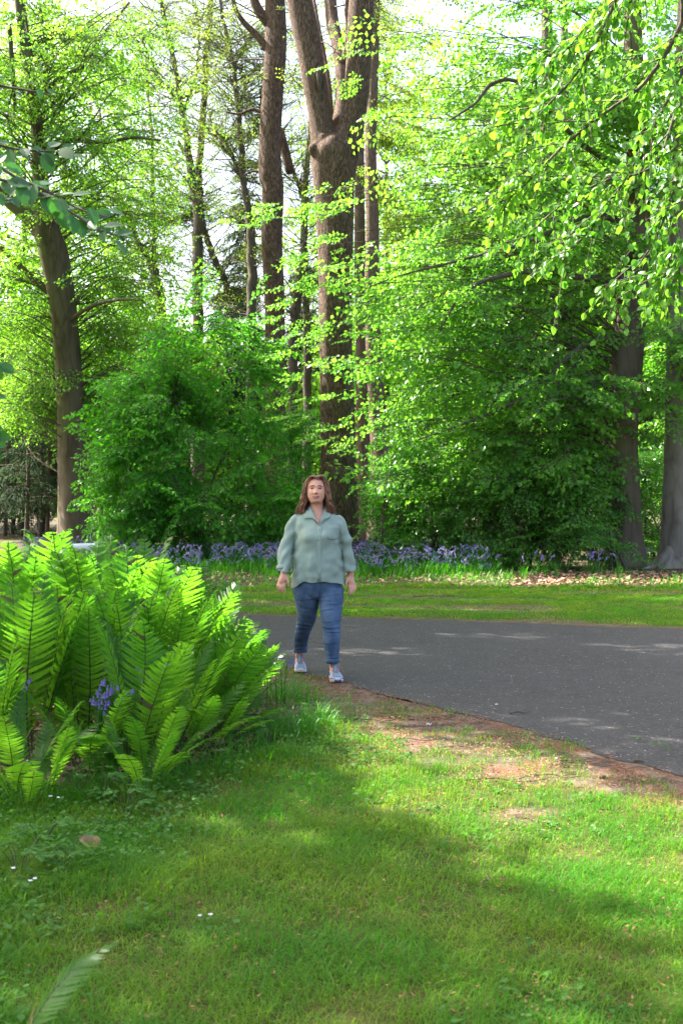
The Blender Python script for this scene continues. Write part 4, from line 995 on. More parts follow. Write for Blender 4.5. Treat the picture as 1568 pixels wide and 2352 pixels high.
# ------------------------------------------------------------------ bluebells
def bell_parts(rg, H, nb=9, sc=1.0, lean=0.1):
    """a nodding spike; returns (stalk V,F), (flower V,F)"""
    an = rg.uniform(0, 6.28); h = np.array((np.cos(an), np.sin(an), 0))
    P = spline([(0, 0, 0), h * lean * .3 * H + (0, 0, H * .6), h * lean * H + (0, 0, H * .92), h * (lean * H + .05 * sc) + np.array((0, 0, H))], 10)
    SV, SF = tube(P, np.linspace(.0045, .0022, 10) * sc, 4)
    # bell: a six-sided little cup with flared rim
    a = np.linspace(0, 2 * np.pi, 6, endpoint=False); rings = [(0.18, 0), (0.42, -.25), (0.40, -.75), (0.72, -1.0)]
    BV = np.concatenate([np.stack([r * np.cos(a) * .5, r * np.sin(a) * .5, np.full(6, z)], 1) for r, z in rings]); BF = []
    for q in range(3):
        for j in range(6): BF.append((q * 6 + j, q * 6 + (j + 1) % 6, q * 6 + 6 + (j + 1) % 6, q * 6 + 6 + j))
    FV, FF, n0 = [], [], 0
    for k in range(nb):
        tt = .62 + .38 * k / (nb - 1); p = P[int(tt * 9)]; b = rg.uniform(0, 6.28); d = np.array((np.cos(b), np.sin(b), .0)) * .6 + h * .5
        s = .021 * sc * rg.uniform(.8, 1.15); nrm = norm(np.array((-d[0] * .45, -d[1] * .45, 1.0))); R = frames(norm(d)[None], nrm[None])
        V, F = inst(BV, BF, R, np.array([s]), (p + d * .016 * sc + np.array((0, 0, .002)))[None]); FV.append(V); FF.append(F + n0); n0 += len(V)
    return (SV, SF), (np.concatenate(FV), np.concatenate(FF))
def blade(n=6, wd=.5, bend=.5):
    y = np.linspace(0, 1, n + 1); hw = wd * (1 - y ** 2.2) * (.5 + .5 * np.minimum(1, y * 5)); z = np.sin(y * 1.25) * 1.0; yy = bend * y ** 2
    V = np.stack([np.stack([-hw, yy, z + 0], 1), np.stack([hw, yy, z + 0], 1)], 1).reshape(-1, 3)
    V[:, 2] -= np.repeat(np.maximum(y - .7, 0) * bend * .9, 2)
    return V, np.array([(2 * k, 2 * k + 1, 2 * k + 3, 2 * k + 2) for k in range(n)])
def blades(A, rg, xy, h, w, bend=(.2, 1.0), mi=0, n=4, z0=0.0):
    m = len(xy); an = rg.uniform(0, 6.28, m); TV, TF = blade(n)
    bd = rg.uniform(*bend, m)
    R = np.zeros((m, 3, 3)); c, s = np.cos(an), np.sin(an); R[:, 0, 0] = c; R[:, 1, 0] = s; R[:, 0, 1] = -s; R[:, 1, 1] = c; R[:, 2, 2] = 1
    sc = np.stack([w, h * bd * 2, h], 1); V, F = inst(TV, TF, R, sc, np.column_stack([xy, np.full(m, z0)])); A.add(V, F, mi)
brg = np.random.default_rng(66)
def bluebell_plant(name, x, y, n_st, H, spread, label, cat='bluebell', group=None, sc=1.0, n_leaf=14, mat='bell'):
    t = empty(name, (x, y, 0), label, cat, group)
    A = Acc(); xy = np.stack([x + brg.normal(0, spread * .7, n_leaf), y + brg.normal(0, spread * .7, n_leaf)], 1)
    blades(A, brg, xy, brg.uniform(.5, .95, n_leaf) * H * .95, np.full(n_leaf, .009 * sc), (.2, .9)); A.build('leaves', M['lush'], t, (x, y, 0))
    for _ in range(n_st):
        px, py = brg.normal(0, spread, 2); (SV, SF), (FV, FF) = bell_parts(brg, H * brg.uniform(.8, 1.1), brg.integers(7, 12), sc)
        a = Acc(); a.add(SV + (px, py, 0), SF); so = a.build('flower_stalk', M['lush'], t)
        a = Acc(); a.add(FV + (px, py, 0), FF); a.build('blossom', M[mat], so)
g = ground_at(245, 1785)
bluebell_plant('bluebell_clump', g[0], g[1], 14, .50, .075, 'dense clump of violet bluebells on thick green stems in front of the ferns', group='bluebells among the ferns', sc=1.15, n_leaf=26)
bluebell_plant('bluebell_clump', g[0] + .10, g[1] + .25, 9, .56, .07, 'second bluebell clump, half hidden by the broad fern frond', group='bluebells among the ferns', sc=1.15, n_leaf=16)
for (u, Y, H, lab, ns) in ((200, 7.4, .62, 'single bluebell spike among the ferns high above the clump', 1), (20, 6.5, .60, 'bluebell spike at the left edge, upper one of two', 1), (42, 6.4, .55, 'bluebell spike at the left edge, lower one of two', 1),
                         (638, 8.6, .36, 'thin-stemmed bluebells leaning out at the right tip of the bed', 4), (598, 8.3, .48, 'pale bluebell spike between the rightmost fronds', 2)):
    bluebell_plant('bluebell', (u - 784) / 2744 * Y, Y, ns, H, .035, lab, group='bluebells among the ferns', n_leaf=5)
# countable bluebells along the right border
for k, (u, v, ns, lab) in enumerate(((1206, 1334, 1, 'lone pale bluebell at the edge of the far lawn'), (1232, 1322, 2, 'pair of bluebells just right of the lone pale bluebell'), (1252, 1324, 2, 'bluebells with thick leaves on the bare litter of the far border'), (1372, 1322, 6, 'full bluebell clump at the foot of the low bush'),
                                   (1345, 1316, 4, 'smaller bluebell clump left of the full clump'), (1420, 1325, 1, 'single bluebell in front of the stout beech'), (1488, 1300, 4, 'bluebells in the dark gap between the two right-hand beeches'), (1278, 1326, 1, 'short bluebell spike between the pair and the smaller clump'))):
    g = ground_at(u, v); bluebell_plant('bluebell', g[0], g[1], ns, .45, .12 if ns > 2 else .04, lab, group='bluebells along the far border', sc=1.5, n_leaf=12)
def drift(name, label, poly, n, mats_share, seed, H=.46):
    rg = np.random.default_rng(seed); A = Acc(); lo, hi = poly.min(0), poly.max(0)
    p = rg.uniform(lo, hi, (n * 4, 2)); p = p[in_poly(p, poly)]; p = p[vnoise(p * np.array((.9, 1.3)), seed) * .7 + vnoise(p * 3.1, seed + 3) * .3 > .40 + .16 * rg.uniform(size=len(p))][:n]
    tpl = [bell_parts(rg, 1, 8, 2.0, .18) for _ in range(6)]
    for q, x in enumerate(p):
        (SV, SF), (FV, FF) = tpl[q % 6]; h = H * rg.uniform(.5, 1.3); a = rg.uniform(0, 6.28); R = np.array(((np.cos(a), -np.sin(a), 0), (np.sin(a), np.cos(a), 0), (0, 0, 1)))
        off = np.array((x[0], x[1], 0)); top = np.array((0, 0, h - 1 * h))
        A.add((SV * (1, 1, h)) @ R.T + off, SF, 0)
        F2 = FV.copy(); F2[:, 2] = (F2[:, 2] - 1) * .55 + h; F2[:, :2] *= .85
        A.add(F2 @ R.T + off, FF, 2 if rg.uniform() < mats_share else 1)
    m = len(p) * 9; q = p[rg.integers(len(p), size=m)] + rg.normal(0, .12, (m, 2)); blades(A, rg, q, rg.uniform(.12, .34, m), np.full(m, .013), (.2, .9), 0, 3)
    tag(A.build(name, [M['lush'], M['bell'], M['pinkbell']]), label, 'bluebells', kind='stuff')
def P2(*uv): return np.array([ground_at(u, v) for u, v in uv])
drift('bluebell_drift', 'drift of violet bluebells between the forked oak and the shaded bush', P2((822, 1328), (1120, 1330), (1140, 1308), (1085, 1279), (830, 1276)), 800, .35, 5)
drift('bluebell_drift', 'drift of violet and pinkish bluebells below the maple bush', P2((330, 1322), (640, 1322), (815, 1310), (760, 1282), (60, 1278), (60, 1300)), 1300, .35, 6)
# ------------------------------------------------------------------ grass, low plants and litter
grg = np.random.default_rng(99)
def field(n, x0, x1, y0, y1):
    return np.stack([grg.uniform(x0, x1, n), grg.uniform(y0, y1, n)], 1)
def view(p, mrg=0.35): return np.abs(p[:, 0]) < 0.2857 * p[:, 1] + mrg
A = Acc()
n = 440000
p = field(n, -3.6, 3.4, 2.9, 11.2); p = p[view(p)]
dense = np.interp(p[:, 1], [3, 5, 8, 11], [1, .8, .5, .35])
vg = np.maximum(verge(p), 0); sd = poly_sd(p, BED); dr = seg_dist(p, NEAR_EDGE)
tuft = vnoise(p * 9, 51) * .5 + vnoise(p * 2.6, 52) * .5
keep = (grg.uniform(size=len(p)) < dense * np.maximum(1 - vg * 1.05, .35 * (vnoise(p * 3.7, 59) > .60)) * (.35 + 1.1 * tuft)) & (sd < -.02) & (dr > .02)
p, tuft, sd = p[keep], tuft[keep], sd[keep]
h = .024 + .044 * tuft * grg.uniform(.5, 1.5, len(p)) + .05 * smooth01(1 + sd / .45) * grg.uniform(.2, 1.3, len(p)) + .03 * (vnoise(p * .9, 55) > .62) * grg.uniform(0, 1, len(p))
left = smooth01((-.9 - p[:, 0]) / .5) * (p[:, 1] < 6); h = h + .05 * left * grg.uniform(0, 1, len(p))
wd = np.interp(p[:, 1], [3, 7, 11], [.0030, .0042, .0056]) * grg.uniform(.5, 1.35, len(p))
near = p[:, 1] < 5.5
blades(A, grg, p[near], h[near], wd[near], (.4, 2.6), 0, 3); blades(A, grg, p[~near], h[~near], wd[~near], (.3, 1.6), 0, 2)
tag(A.build('grass', [M['grass']]), 'short green lawn grass in the foreground', 'grass', kind='stuff')
A = Acc()
p = field(260000, -9, 8.5, 13.4, 22.0); p = p[view(p, .8)]
fd = seg_dist(p, FAR_EDGE); wdist = -seg_dist(p, WOOD)
n1 = vnoise(p * 1.5, 57) * .6 + vnoise(p * 5, 58) * .4
keep = (fd < -.10) & (wdist < .25) & (grg.uniform(size=len(p)) > .75 * smooth01((vnoise(p * np.array((.8, 1.9)), 31) - .60) / .15)) & (grg.uniform(size=len(p)) < (.35 + n1) * smooth01((-fd - .02) / .7 + .2 + (n1 - .5)))
p, n1, wdist = p[keep], n1[keep], wdist[keep]
h = .022 + .03 * n1 * grg.uniform(.6, 1.5, len(p)) + .07 * smooth01((wdist + .55) / .6) * grg.uniform(.2, 1.2, len(p)) * (n1 > .42)
blades(A, grg, p, h, np.full(len(p), .009), (.3, 1.4), 0, 2)
tag(A.build('grass', [M['grass']]), 'strip of lawn on the far side of the road', 'grass', kind='stuff')
# longer grass and leaves in the wood edge and at the rim of the fern bed
A = Acc()
p = field(9000, -8, 8.5, 20.0, 24.5); p = p[view(p, .8)]; wdist = -seg_dist(p, WOOD); k = (wdist > .1) & (vnoise(p * 1.1, 60) > .42); p = p[k]
blades(A, grg, p, grg.uniform(.06, .24, len(p)), np.full(len(p), .011), (.3, 1.1), 0, 3)
tag(A.build('long_grass', [M['lush']]), 'rough tufts and broad leaves along the shaded far border', 'grass', kind='stuff')
A = Acc()
p = field(26000, -3.2, .2, 5.0, 9.6); sd = poly_sd(p, BED); k = (np.abs(sd + .06) < .30) & (grg.uniform(size=len(p)) < np.exp(-((sd + .06) / .16) ** 2)) & (vnoise(p * 3.2, 61) > .33); p = p[k]
blades(A, grg, p, grg.uniform(.06, .24, len(p)), grg.uniform(.0025, .005, len(p)), (.4, 1.5), 0, 4)
p = ground_at(650, 1690) + grg.normal(0, .15, (260, 2)) * np.array((1, 1.3)); blades(A, grg, p, grg.uniform(.07, .22, 260), np.full(260, .006), (.4, 1.5), 0, 4)
tag(A.build('long_grass', [M['lush']]), 'longer grass round the rim of the fern bed', 'grass', kind='stuff')
# small leafy ground cover
A = Acc()
def rosettes(p, r0, r1, hz, leafs, tpl, mi, up=.6):
    m = len(p) * leafs; c = np.repeat(p, leafs, 0); an = grg.uniform(0, 6.28, m); rad = grg.uniform(.2, 1, m) * np.repeat(grg.uniform(r0, r1, len(p)), leafs)
    pos = np.column_stack([c[:, 0] + np.cos(an) * rad, c[:, 1] + np.sin(an) * rad, grg.uniform(.15, 1, m) * np.repeat(grg.uniform(*hz, len(p)), leafs)])
    d = np.stack([np.cos(an), np.sin(an), grg.normal(.05, .3, m)], 1); V, F = inst(tpl[0], tpl[1], frames(d, grg.normal(0, .35, (m, 3)) + (0, 0, 1)), grg.uniform(.010, .028, m), pos); A.add(V, F, mi)
ROUND = oval_leaf(.48, .15, .08, 3)
p = field(9000, -3.2, .25, 4.9, 9.2); sd = poly_sd(p, BED); k = (sd > -.42) & (sd < .75) & (grg.uniform(size=len(p)) < np.where(sd < 0, .16, .22)); rosettes(p[k], .03, .09, (.04, .17), 6, ROUND, 0)
p = field(2600, -2.0, -.6, 3.0, 6.2); k = (vnoise(p * 2.2, 63) > .45) & (grg.uniform(size=len(p)) < smooth01((-.75 - p[:, 0] + .10 * (p[:, 1] - 3)) / .5 + .1)); rosettes(p[k], .02, .06, (.03, .10), 5, ROUND, 0)
p = ground_at(800, 1735) + grg.normal(0, 1, (150, 2)) * np.array((.22, .20)); rosettes(p, .02, .05, (.02, .05), 6, ROUND, 0)
p = field(900, -1.5, 2.0, 3.2, 7.6); k = (verge(p) < .2) & (vnoise(p * 1.9, 64) > .55); rosettes(p[k], .015, .04, (.02, .05), 6, ROUND, 0)
tag(A.build('ground_cover', [M['herb']]), 'low round-leaved weeds at the rim of the ferns and in the lawn', 'weeds', kind='stuff')
# herbs with cut leaves
def herb(u, v, lab, H=.16, n=7):
    g = ground_at(u, v); t = empty('herb', (g[0], g[1], 0), lab, 'herb', 'herbs in front of the ferns'); S = Acc(); A = Acc()
    for _ in range(n):
        an = grg.uniform(0, 6.28); r = grg.uniform(.03, .11); z = H * grg.uniform(.5, 1.1); e = np.array((g[0] + np.cos(an) * r, g[1] + np.sin(an) * r, z))
        V, F = tube(spline([(g[0], g[1], -.005), ((g[0] + e[0]) / 2, (g[1] + e[1]) / 2, z * .7), e], 6), np.linspace(.0022, .0014, 6), 4); S.add(V, F)
        for q in range(3):
            b = an + (q - 1) * 1.0; d = np.array((np.cos(b), np.sin(b), -.15)); m = 5; s = np.linspace(.15, 1, m)
            for sg in (-1, 1):
                ld = d * .8 + sg * np.array((-d[1], d[0], 0)) * .7 + grg.normal(0, .08, (m, 3)); V, F = inst(ROUND[0] * (.75, 1, 1), ROUND[1], frames(ld, np.tile((0, 0, 1.), (m, 1)) + grg.normal(0, .15, (m, 3))), .022 * (1.1 - .5 * s), e + d * s[:, None] * .05); A.add(V, F)
    S.build('stems', M['rachis'], t, (g[0], g[1], 0)); A.build('foliage', M['herb'], t, (g[0], g[1], 0))
for u, v, lab in ((235, 1850, 'pale-leaved herb in front of the bluebell clump'), (290, 1885, 'pale-leaved herb right of the first herb, lower in the grass'), (95, 1960, 'feathery herb left of the pale dead leaf'), (150, 2010, 'feathery herb just below the pale dead leaf'), (40, 2030, 'feathery herb at the left edge of the lawn'),
                  (570, 1730, 'leafy herb under the low spreading fern'), (620, 1720, 'leafy herb at the right tip of the fern bed')):
    herb(u, v, lab)
# white flowers
def flower(u, v, lab, H, n=4, r=.0095):
    g = ground_at(u, v); t = empty('wildflower', (g[0], g[1], 0), lab, 'wildflower', 'white wildflowers'); S = Acc(); A = Acc()
    for _ in range(n):
        e = np.array((g[0] + grg.normal(0, .025), g[1] + grg.normal(0, .02), H * grg.uniform(.85, 1.05)))
        V, F = tube(spline([(g[0], g[1], -.005), (g[0], g[1], H * .6), e], 6), np.linspace(.0022, .0012, 6), 4); S.add(V, F)
        an = np.arange(4) * 1.571 + grg.uniform(0, 1.5); d = np.stack([np.cos(an), np.sin(an) - .2, np.full(4, .25)], 1); V, F = inst(ROUND[0], ROUND[1], frames(d, np.tile((0, -.5, 1.), (4, 1))), np.full(4, r), np.tile(e, (4, 1))); A.add(V, F)
    S.build('stem', M['lush'], t, (g[0], g[1], 0)); A.build('petals', M['petal'], t, (g[0], g[1], 0))
for a in ((45, 1830, 'white four-petalled flowers at the left edge in front of the ferns', .20, 5), (128, 1890, 'small white flower below the flower group at the left edge', .14, 2), (8, 2075, 'white flower at the left edge, low in the picture', .13, 2), (88, 2090, 'white flower with a drooping stem in the left lawn', .12, 2), (470, 2125, 'white petals in the sunny spot on the shaded lawn', .03, 2),
          (330, 1785, 'tiny white flower under the bluebell clump', .10, 1)):
    flower(*a)
# bud scales and crumbs
A = Acc()
p = field(150000, -2.0, 3.2, 3.0, 11.6); p = p[view(p)]; v_ = verge(p); dr = seg_dist(p, NEAR_EDGE); n1 = vnoise(p * 3.1, 71) * .6 + vnoise(p * 9, 72) * .4
pr = np.where(dr > .0, np.where(v_ > .15, .78 * smooth01((n1 - .38) / .25), .055 + .13 * (n1 > .54)), .012 * np.exp(dr / .35)); pr *= (poly_sd(p, BED) < .3)
p = p[grg.uniform(size=len(p)) < pr]; m = len(p)
V, F = inst(np.array([(-.3, 0, 0), (.3, 0, 0), (.18, 1, .12), (-.18, 1, .12)]), [(0, 1, 2, 3)], frames(np.column_stack([grg.normal(size=(m, 2)), grg.normal(0, .25, m)]), grg.normal(0, .35, (m, 3)) + (0, 0, 1)), grg.uniform(.006, .016, m), np.column_stack([p, grg.uniform(.008, .034, m) + .008 * (v_[0] < 0)])); A.add(V, F)
tag(A.build('leaf_litter', [M['scale']]), 'red-brown bud scales scattered on the bare verge and the lawn', 'litter', kind='stuff')
A = Acc()
p = field(9000, -8, 9, 19.8, 24.5); p = p[view(p, .8)]; wdist = -seg_dist(p, WOOD); p = p[(wdist > -.15) & (grg.uniform(size=len(p)) < np.where(p[:, 0] > 2.8, 1, .3))]; m = len(p)
V, F = inst(LEAF4_V, LEAF4_F, frames(np.column_stack([grg.normal(size=(m, 2)), grg.normal(0, .3, m)]), grg.normal(0, .4, (m, 3)) + (0, 0, 1)), grg.uniform(.05, .11, m), np.column_stack([p, grg.uniform(.01, .05, m)])); A.add(V, F)
p = field(2200, -3, -.4, 6.2, 9.8); p = p[poly_sd(p, BED) > .2]; m = len(p)
V, F = inst(LEAF4_V, LEAF4_F, frames(np.column_stack([grg.normal(size=(m, 2)), grg.normal(0, .3, m)]), grg.normal(0, .4, (m, 3)) + (0, 0, 1)), grg.uniform(.03, .08, m), np.column_stack([p, grg.uniform(.01, .04, m)])); A.add(V, F)
tag(A.build('leaf_litter', [M['deadleaf']]), 'brown dead leaves under the trees and between the ferns', 'litter', kind='stuff')
# twigs
def twig(u, v, L, ang, lab, r=.005, mat='twig', fork=True, z=.012):
    g = ground_at(u, v); d = np.array((np.cos(ang), np.sin(ang), 0)); s = np.array((-d[1], d[0], 0)); A = Acc(); c = np.array((g[0], g[1], z))
    P = spline([c - d * L / 2, c - d * L * .1 + s * L * .06 + (0, 0, .006), c + d * L * .2 - s * L * .03, c + d * L / 2 + s * L * .05 + (0, 0, .01)], 12); V, F = tube(P, np.linspace(r, r * .45, 12), 5); A.add(V, F)
    if fork: V, F = tube(spline([P[6], P[6] + d * L * .16 + s * L * .12 + (0, 0, .012), P[6] + d * L * .3 + s * L * .17 + (0, 0, .006)], 6), np.linspace(r * .7, r * .3, 6), 4); A.add(V, F)
    tag(A.build('twig', M[mat], None, c), lab, 'twig', 'fallen twigs')
for a in ((1195, 1642, .16, .3, 'bent twig lying on the asphalt right of the woman'), (735, 1612, .22, .5, 'forked twig at the foot of the grass tip near the front shoe'), (950, 1705, .34, -.1, 'long dark twig on the verge below the bare patch'), (1060, 1722, .30, .1, 'dark twig among the red scales in the middle of the verge'), (1160, 1800, .42, -.12, 'long thin twig lying in the sunny grass'),
          (1280, 1790, .25, -.35, 'pale-tipped twig beside the long thin twig', .006), (1120, 2035, .16, 1.1, 'small twig standing out of the shaded lawn'), (560, 1945, .18, -.3, 'thin twig lying in the shaded grass'), (860, 1660, .28, -.2, 'twig across the sandy verge, nearest to the woman'), (1400, 1870, .14, .4, 'short twig in the dry grass at the right'),
          (1010, 1655, .22, .15, 'twig at the very edge of the asphalt'), (1330, 1755, .2, -.2, 'twig half sunk in the verge near the right edge'), (1000, 1372, .7, -.15, 'long twig on the far lawn', .012), (1190, 1365, .55, .5, 'forked twig on the far lawn', .012)):
    twig(*a)
twig(985, 1671, .035, -.5, 'short white stick on the verge', .007, 'petal', False, .016)
# stones, a pale dead leaf, dark cones
def pebble(name, u, v, r, lab, cat, mat, sq=(1.4, 1, .6), grp=None):
    g = ground_at(u, v); bmq = bmesh.new(); bmesh.ops.create_icosphere(bmq, subdivisions=3, radius=r); V = np.array([x.co[:] for x in bmq.verts]); F = np.array([[y.index for y in f.verts] for f in bmq.faces]); bmq.free()
    V = V * np.array(sq) * (.8 + .4 * vnoise(V / r * 1.3 + u, 5))[:, None]; V[:, 2] += r * .45; A = Acc(); A.add(V + (g[0], g[1], 0), F); tag(A.build(name, M[mat], None, (g[0], g[1], 0), True), lab, cat, grp)
for a in ((1468, 1753, .016, 'dark red-brown cone lying at the edge of the verge on the right', 'cone', 'twig', (2.0, .9, .8)), (1385, 1790, .015, 'dark cone in the sparse grass beside the twigs'  , 'cone', 'twig', (1.5, 1, .8)), (1300, 1765, .013, 'small dark cone nearer the middle of the verge', 'cone', 'twig', (1.4, 1, .8)), (945, 1655, .013, 'dark crumb of bark by the road edge', 'bark chip', 'twig', (1.4, 1, .7))):
    pebble('pine_cone' if a[4] == 'cone' else 'bark_chip', a[0], a[1], a[2], a[3], a[4], a[5], a[6])
for a in ((1140, 1620, .010, 'pale pebble on the asphalt', (1.2, 1, .6)), (1280, 1745, .012, 'pale pebble on the sandy road edge', (1.4, 1, .6)), (835, 1690, .010, 'whitish pebble in the sunny verge', (1.3, 1, .5))):
    pebble('pebble', a[0], a[1], a[2], a[3], 'pebble', 'palewood', a[4], 'pebbles')
g = ground_at(205, 1968); LV, LF = oval_leaf(.36, -.25, .22, 6); LV = LV.copy(); LV[:, 2] += .05 * np.sin(LV[:, 1] * 9) * (1 + LV[:, 0])
A = Acc(); R = frames(np.array([(-1, .25, .1)]), np.array([(0, -.5, 1.)])); V, F = inst(LV, LF, R, np.array([.10]), np.array([(g[0] + .05, g[1], .035)])); A.add(V, F)
tag(A.build('dead_leaf', M['deadleaf'], None, (g[0], g[1], 0)), 'pale curled dead leaf lying in the lawn at the left', 'dead leaf')
# pale rail with a dark rounded end behind the ferns
YR = 13.9
a = at(165, 1259, YR); b = at(222, 1257, YR); e = at(248, 1257, YR)
t = empty('barrier_rail', ((a[0] + b[0]) / 2, YR, 0), 'pale rounded rail with a dark end just showing above the ferns below the left beech', 'barrier')
for nm, p0, p1, r, mt in (('rail', a, b, .050, 'rail_white'), ('end_cap', b - (.01, 0, 0), e, .062, 'rail_dark')):
    if mt not in M: M[mt] = plain_mat(mt, (.62, .64, .64) if 'white' in mt else (.03, .045, .05), None, .45)
    s = np.linspace(0, 1, 12); prof = np.sqrt(np.clip(1 - np.clip((s - .6) / .4, 0, 1) ** 2 * .98, 0, 1)) if nm == 'end_cap' else np.ones(12)
    A = Acc(); V, F = tube(p0 + (p1 - p0) * s[:, None], r * prof, 14); A.add(V, F); A.build(nm, M[mt], t, np.array(t.location), True)
for x in (a[0] + .06, b[0] - .06):
    A = Acc(); V, F = tube(np.array([(x, YR, -.02), (x, YR, .4), (x, YR, a[2])]), .035, 10); A.add(V, F); A.build('post', M['rail_dark'], t, np.array(t.location), True)
# ------------------------------------------------------------------ the walking woman
def pmat(name, base, rough=.6, **kw):
    return plain_mat(name, base, kw.get('b'), rough, kw.get('scale', 60.0), kw.get('bump', 0.0), kw.get('spec', .4), kw.get('sss', 0), kw.get('dist', .002))
M['skin'] = pmat('skin', (.66, .305, .215), .5, b=(.72, .37, .27), scale=25, sss=.12)
M['lip'] = pmat('lip', (.36, .10, .085), .4); M['eye_white'] = pmat('eye_white', (.36, .33, .31), .3); M['iris'] = pmat('iris', (.035, .03, .028), .25)
M['tooth'] = pmat('tooth', (.66, .58, .52), .4); M['brow'] = pmat('brow', (.12, .065, .045), .8)
M['hair'] = pmat('hair', (.17, .062, .028), .4, b=(.36, .15, .07), scale=40, spec=.5)
m, nt, out = new_mat('hair'); gg = N(nt, 'ShaderNodeNewGeometry'); pp = N(nt, 'ShaderNodeBsdfPrincipled', Roughness=.38); pp.inputs['Specular IOR Level'].default_value = .5
nt.links.new(mixc(nt, ramp(nt, gg.outputs['Random Per Island'], .1, .95), (.055, .018, .009), (.40, .17, .085)), pp.inputs['Base Color']); nt.links.new(pp.outputs[0], out.inputs[0]); M['hair'] = m
M['shirt'] = pmat('shirt_cloth', (.275, .345, .300), .85, b=(.305, .375, .33), scale=150, bump=.35, dist=.002, spec=.25)
M['denim'] = pmat('denim', (.050, .088, .165), .9, b=(.095, .145, .235), scale=11, bump=.15, spec=.2); M['denim_seam'] = pmat('denim_seam', (.055, .10, .19), .9)
M['button'] = pmat('button', (.30, .38, .35), .4); M['metal'] = pmat('silver', (.6, .58, .55), .25)
M['sole'] = pmat('shoe_sole', (.62, .58, .55), .6); M['shoe'] = pmat('shoe_upper', (.33, .30, .48), .55, b=(.40, .36, .54), scale=30); M['shoe_grey'] = pmat('shoe_mesh', (.17, .26, .31), .6)
M['navy'] = pmat('shoe_navy', (.025, .025, .10), .5); M['lace'] = pmat('lace', (.62, .33, .33), .8, b=(.25, .12, .2), scale=160); M['sock'] = pmat('sock', (.012, .012, .014), .9)
CX = lambda cx, Y=10.1: (cx - 784) / 1132 * (Y / 10.1)
CZ = lambda cy, Y=10.1: 1.5 - (cy - 340) / 1132 * (Y / 10.1)
def closed(A, rings):
    """rings (n, seg, 3) -> closed skin"""
    R = np.asarray(rings); n, s = R.shape[:2]; V = np.vstack([R.reshape(-1, 3), R[0].mean(0), R[-1].mean(0)]); j = np.arange(s)
    i = np.arange(n - 1)[:, None] * s; F4 = np.stack([i + j, i + (j + 1) % s, i + s + (j + 1) % s, i + s + j], -1).reshape(-1, 4)
    A.add2(V, F4, np.vstack([np.stack([(j + 1) % s, j, np.full(s, n * s)], 1), np.stack([(n - 1) * s + j, (n - 1) * s + (j + 1) % s, np.full(s, n * s + 1)], 1)]))
def zloft(A, lv, n=40, s=36, pw=2.0):
    """lv: (x, y, z, rx, ry_front, ry_back)"""
    L = spline(np.array(lv), n); a = np.linspace(0, 2 * np.pi, s, endpoint=False); c, sn = np.cos(a), np.sin(a)
    c = np.sign(c) * np.abs(c) ** (2 / pw); sn = np.sign(sn) * np.abs(sn) ** (2 / pw)
    x = L[:, 0:1] + L[:, 3:4] * c; y = L[:, 1:2] + np.where(sn < 0, L[:, 4:5], L[:, 5:6]) * sn; z = L[:, 2:3] + 0 * x
    closed(A, np.stack([x, y, z], -1))
def ctube(A, P, r, n=24, s=14, flat=1.0):
    Q = spline(np.column_stack([np.array(P, float), np.array(r, float)]), n); P3, rr = Q[:, :3], Q[:, 3]
    T = norm(np.gradient(P3, axis=0)); e = rr[-1]; b = rr[0]
    P3 = np.vstack([P3[0] - T[0] * b * .8, P3[0] - T[0] * b * .5, P3, P3[-1] + T[-1] * e * .5, P3[-1] + T[-1] * e * .85]); rr = np.concatenate([[b * .35, b * .8], rr, [e * .82, e * .4]])
    V, F = tube(P3, rr, s); closed(A, V.reshape(len(P3), s, 3))
def solidify_union(A, name, voxel, smooth_it, factor=.5):
    me = A.mesh(name, [M['skin']]); o = bpy.data.objects.new(name, me); col.objects.link(o)
    rm = o.modifiers.new('r', 'REMESH'); rm.mode = 'VOXEL'; rm.voxel_size = voxel
    sm = o.modifiers.new('s', 'SMOOTH'); sm.iterations = smooth_it; sm.factor = factor
    dg = bpy.context.evaluated_depsgraph_get(); dg.update()
    res = bpy.data.meshes.new_from_object(o.evaluated_get(dg)); bpy.data.objects.remove(o)
    V = np.empty(len(res.vertices) * 3, np.float32); res.vertices.foreach_get('co', V)
    Nn = np.empty(len(res.vertices) * 3, np.float32); res.vertex_normals.foreach_get('vector', Nn)
    ls = np.empty(len(res.polygons), np.int32); res.polygons.foreach_get('loop_start', ls); lt = np.empty(len(res.polygons), np.int32); res.polygons.foreach_get('loop_total', lt)
    lv = np.empty(len(res.loops), np.int32); res.loops.foreach_get('vertex_index', lv); bpy.data.meshes.remove(res)
    q = ls[lt == 4]; F4 = lv[q[:, None] + np.arange(4)]
    return V.reshape(-1, 3).astype(float), Nn.reshape(-1, 3).astype(float), F4

WB = np.array((-.20, 10.08, 0))
person = empty('person', WB, 'woman in a sage green shirt, blue jeans and lilac trainers walking along the road edge', 'person')
hx, hy = -.2125, 10.045                         # head centre
prg = np.random.default_rng(12)

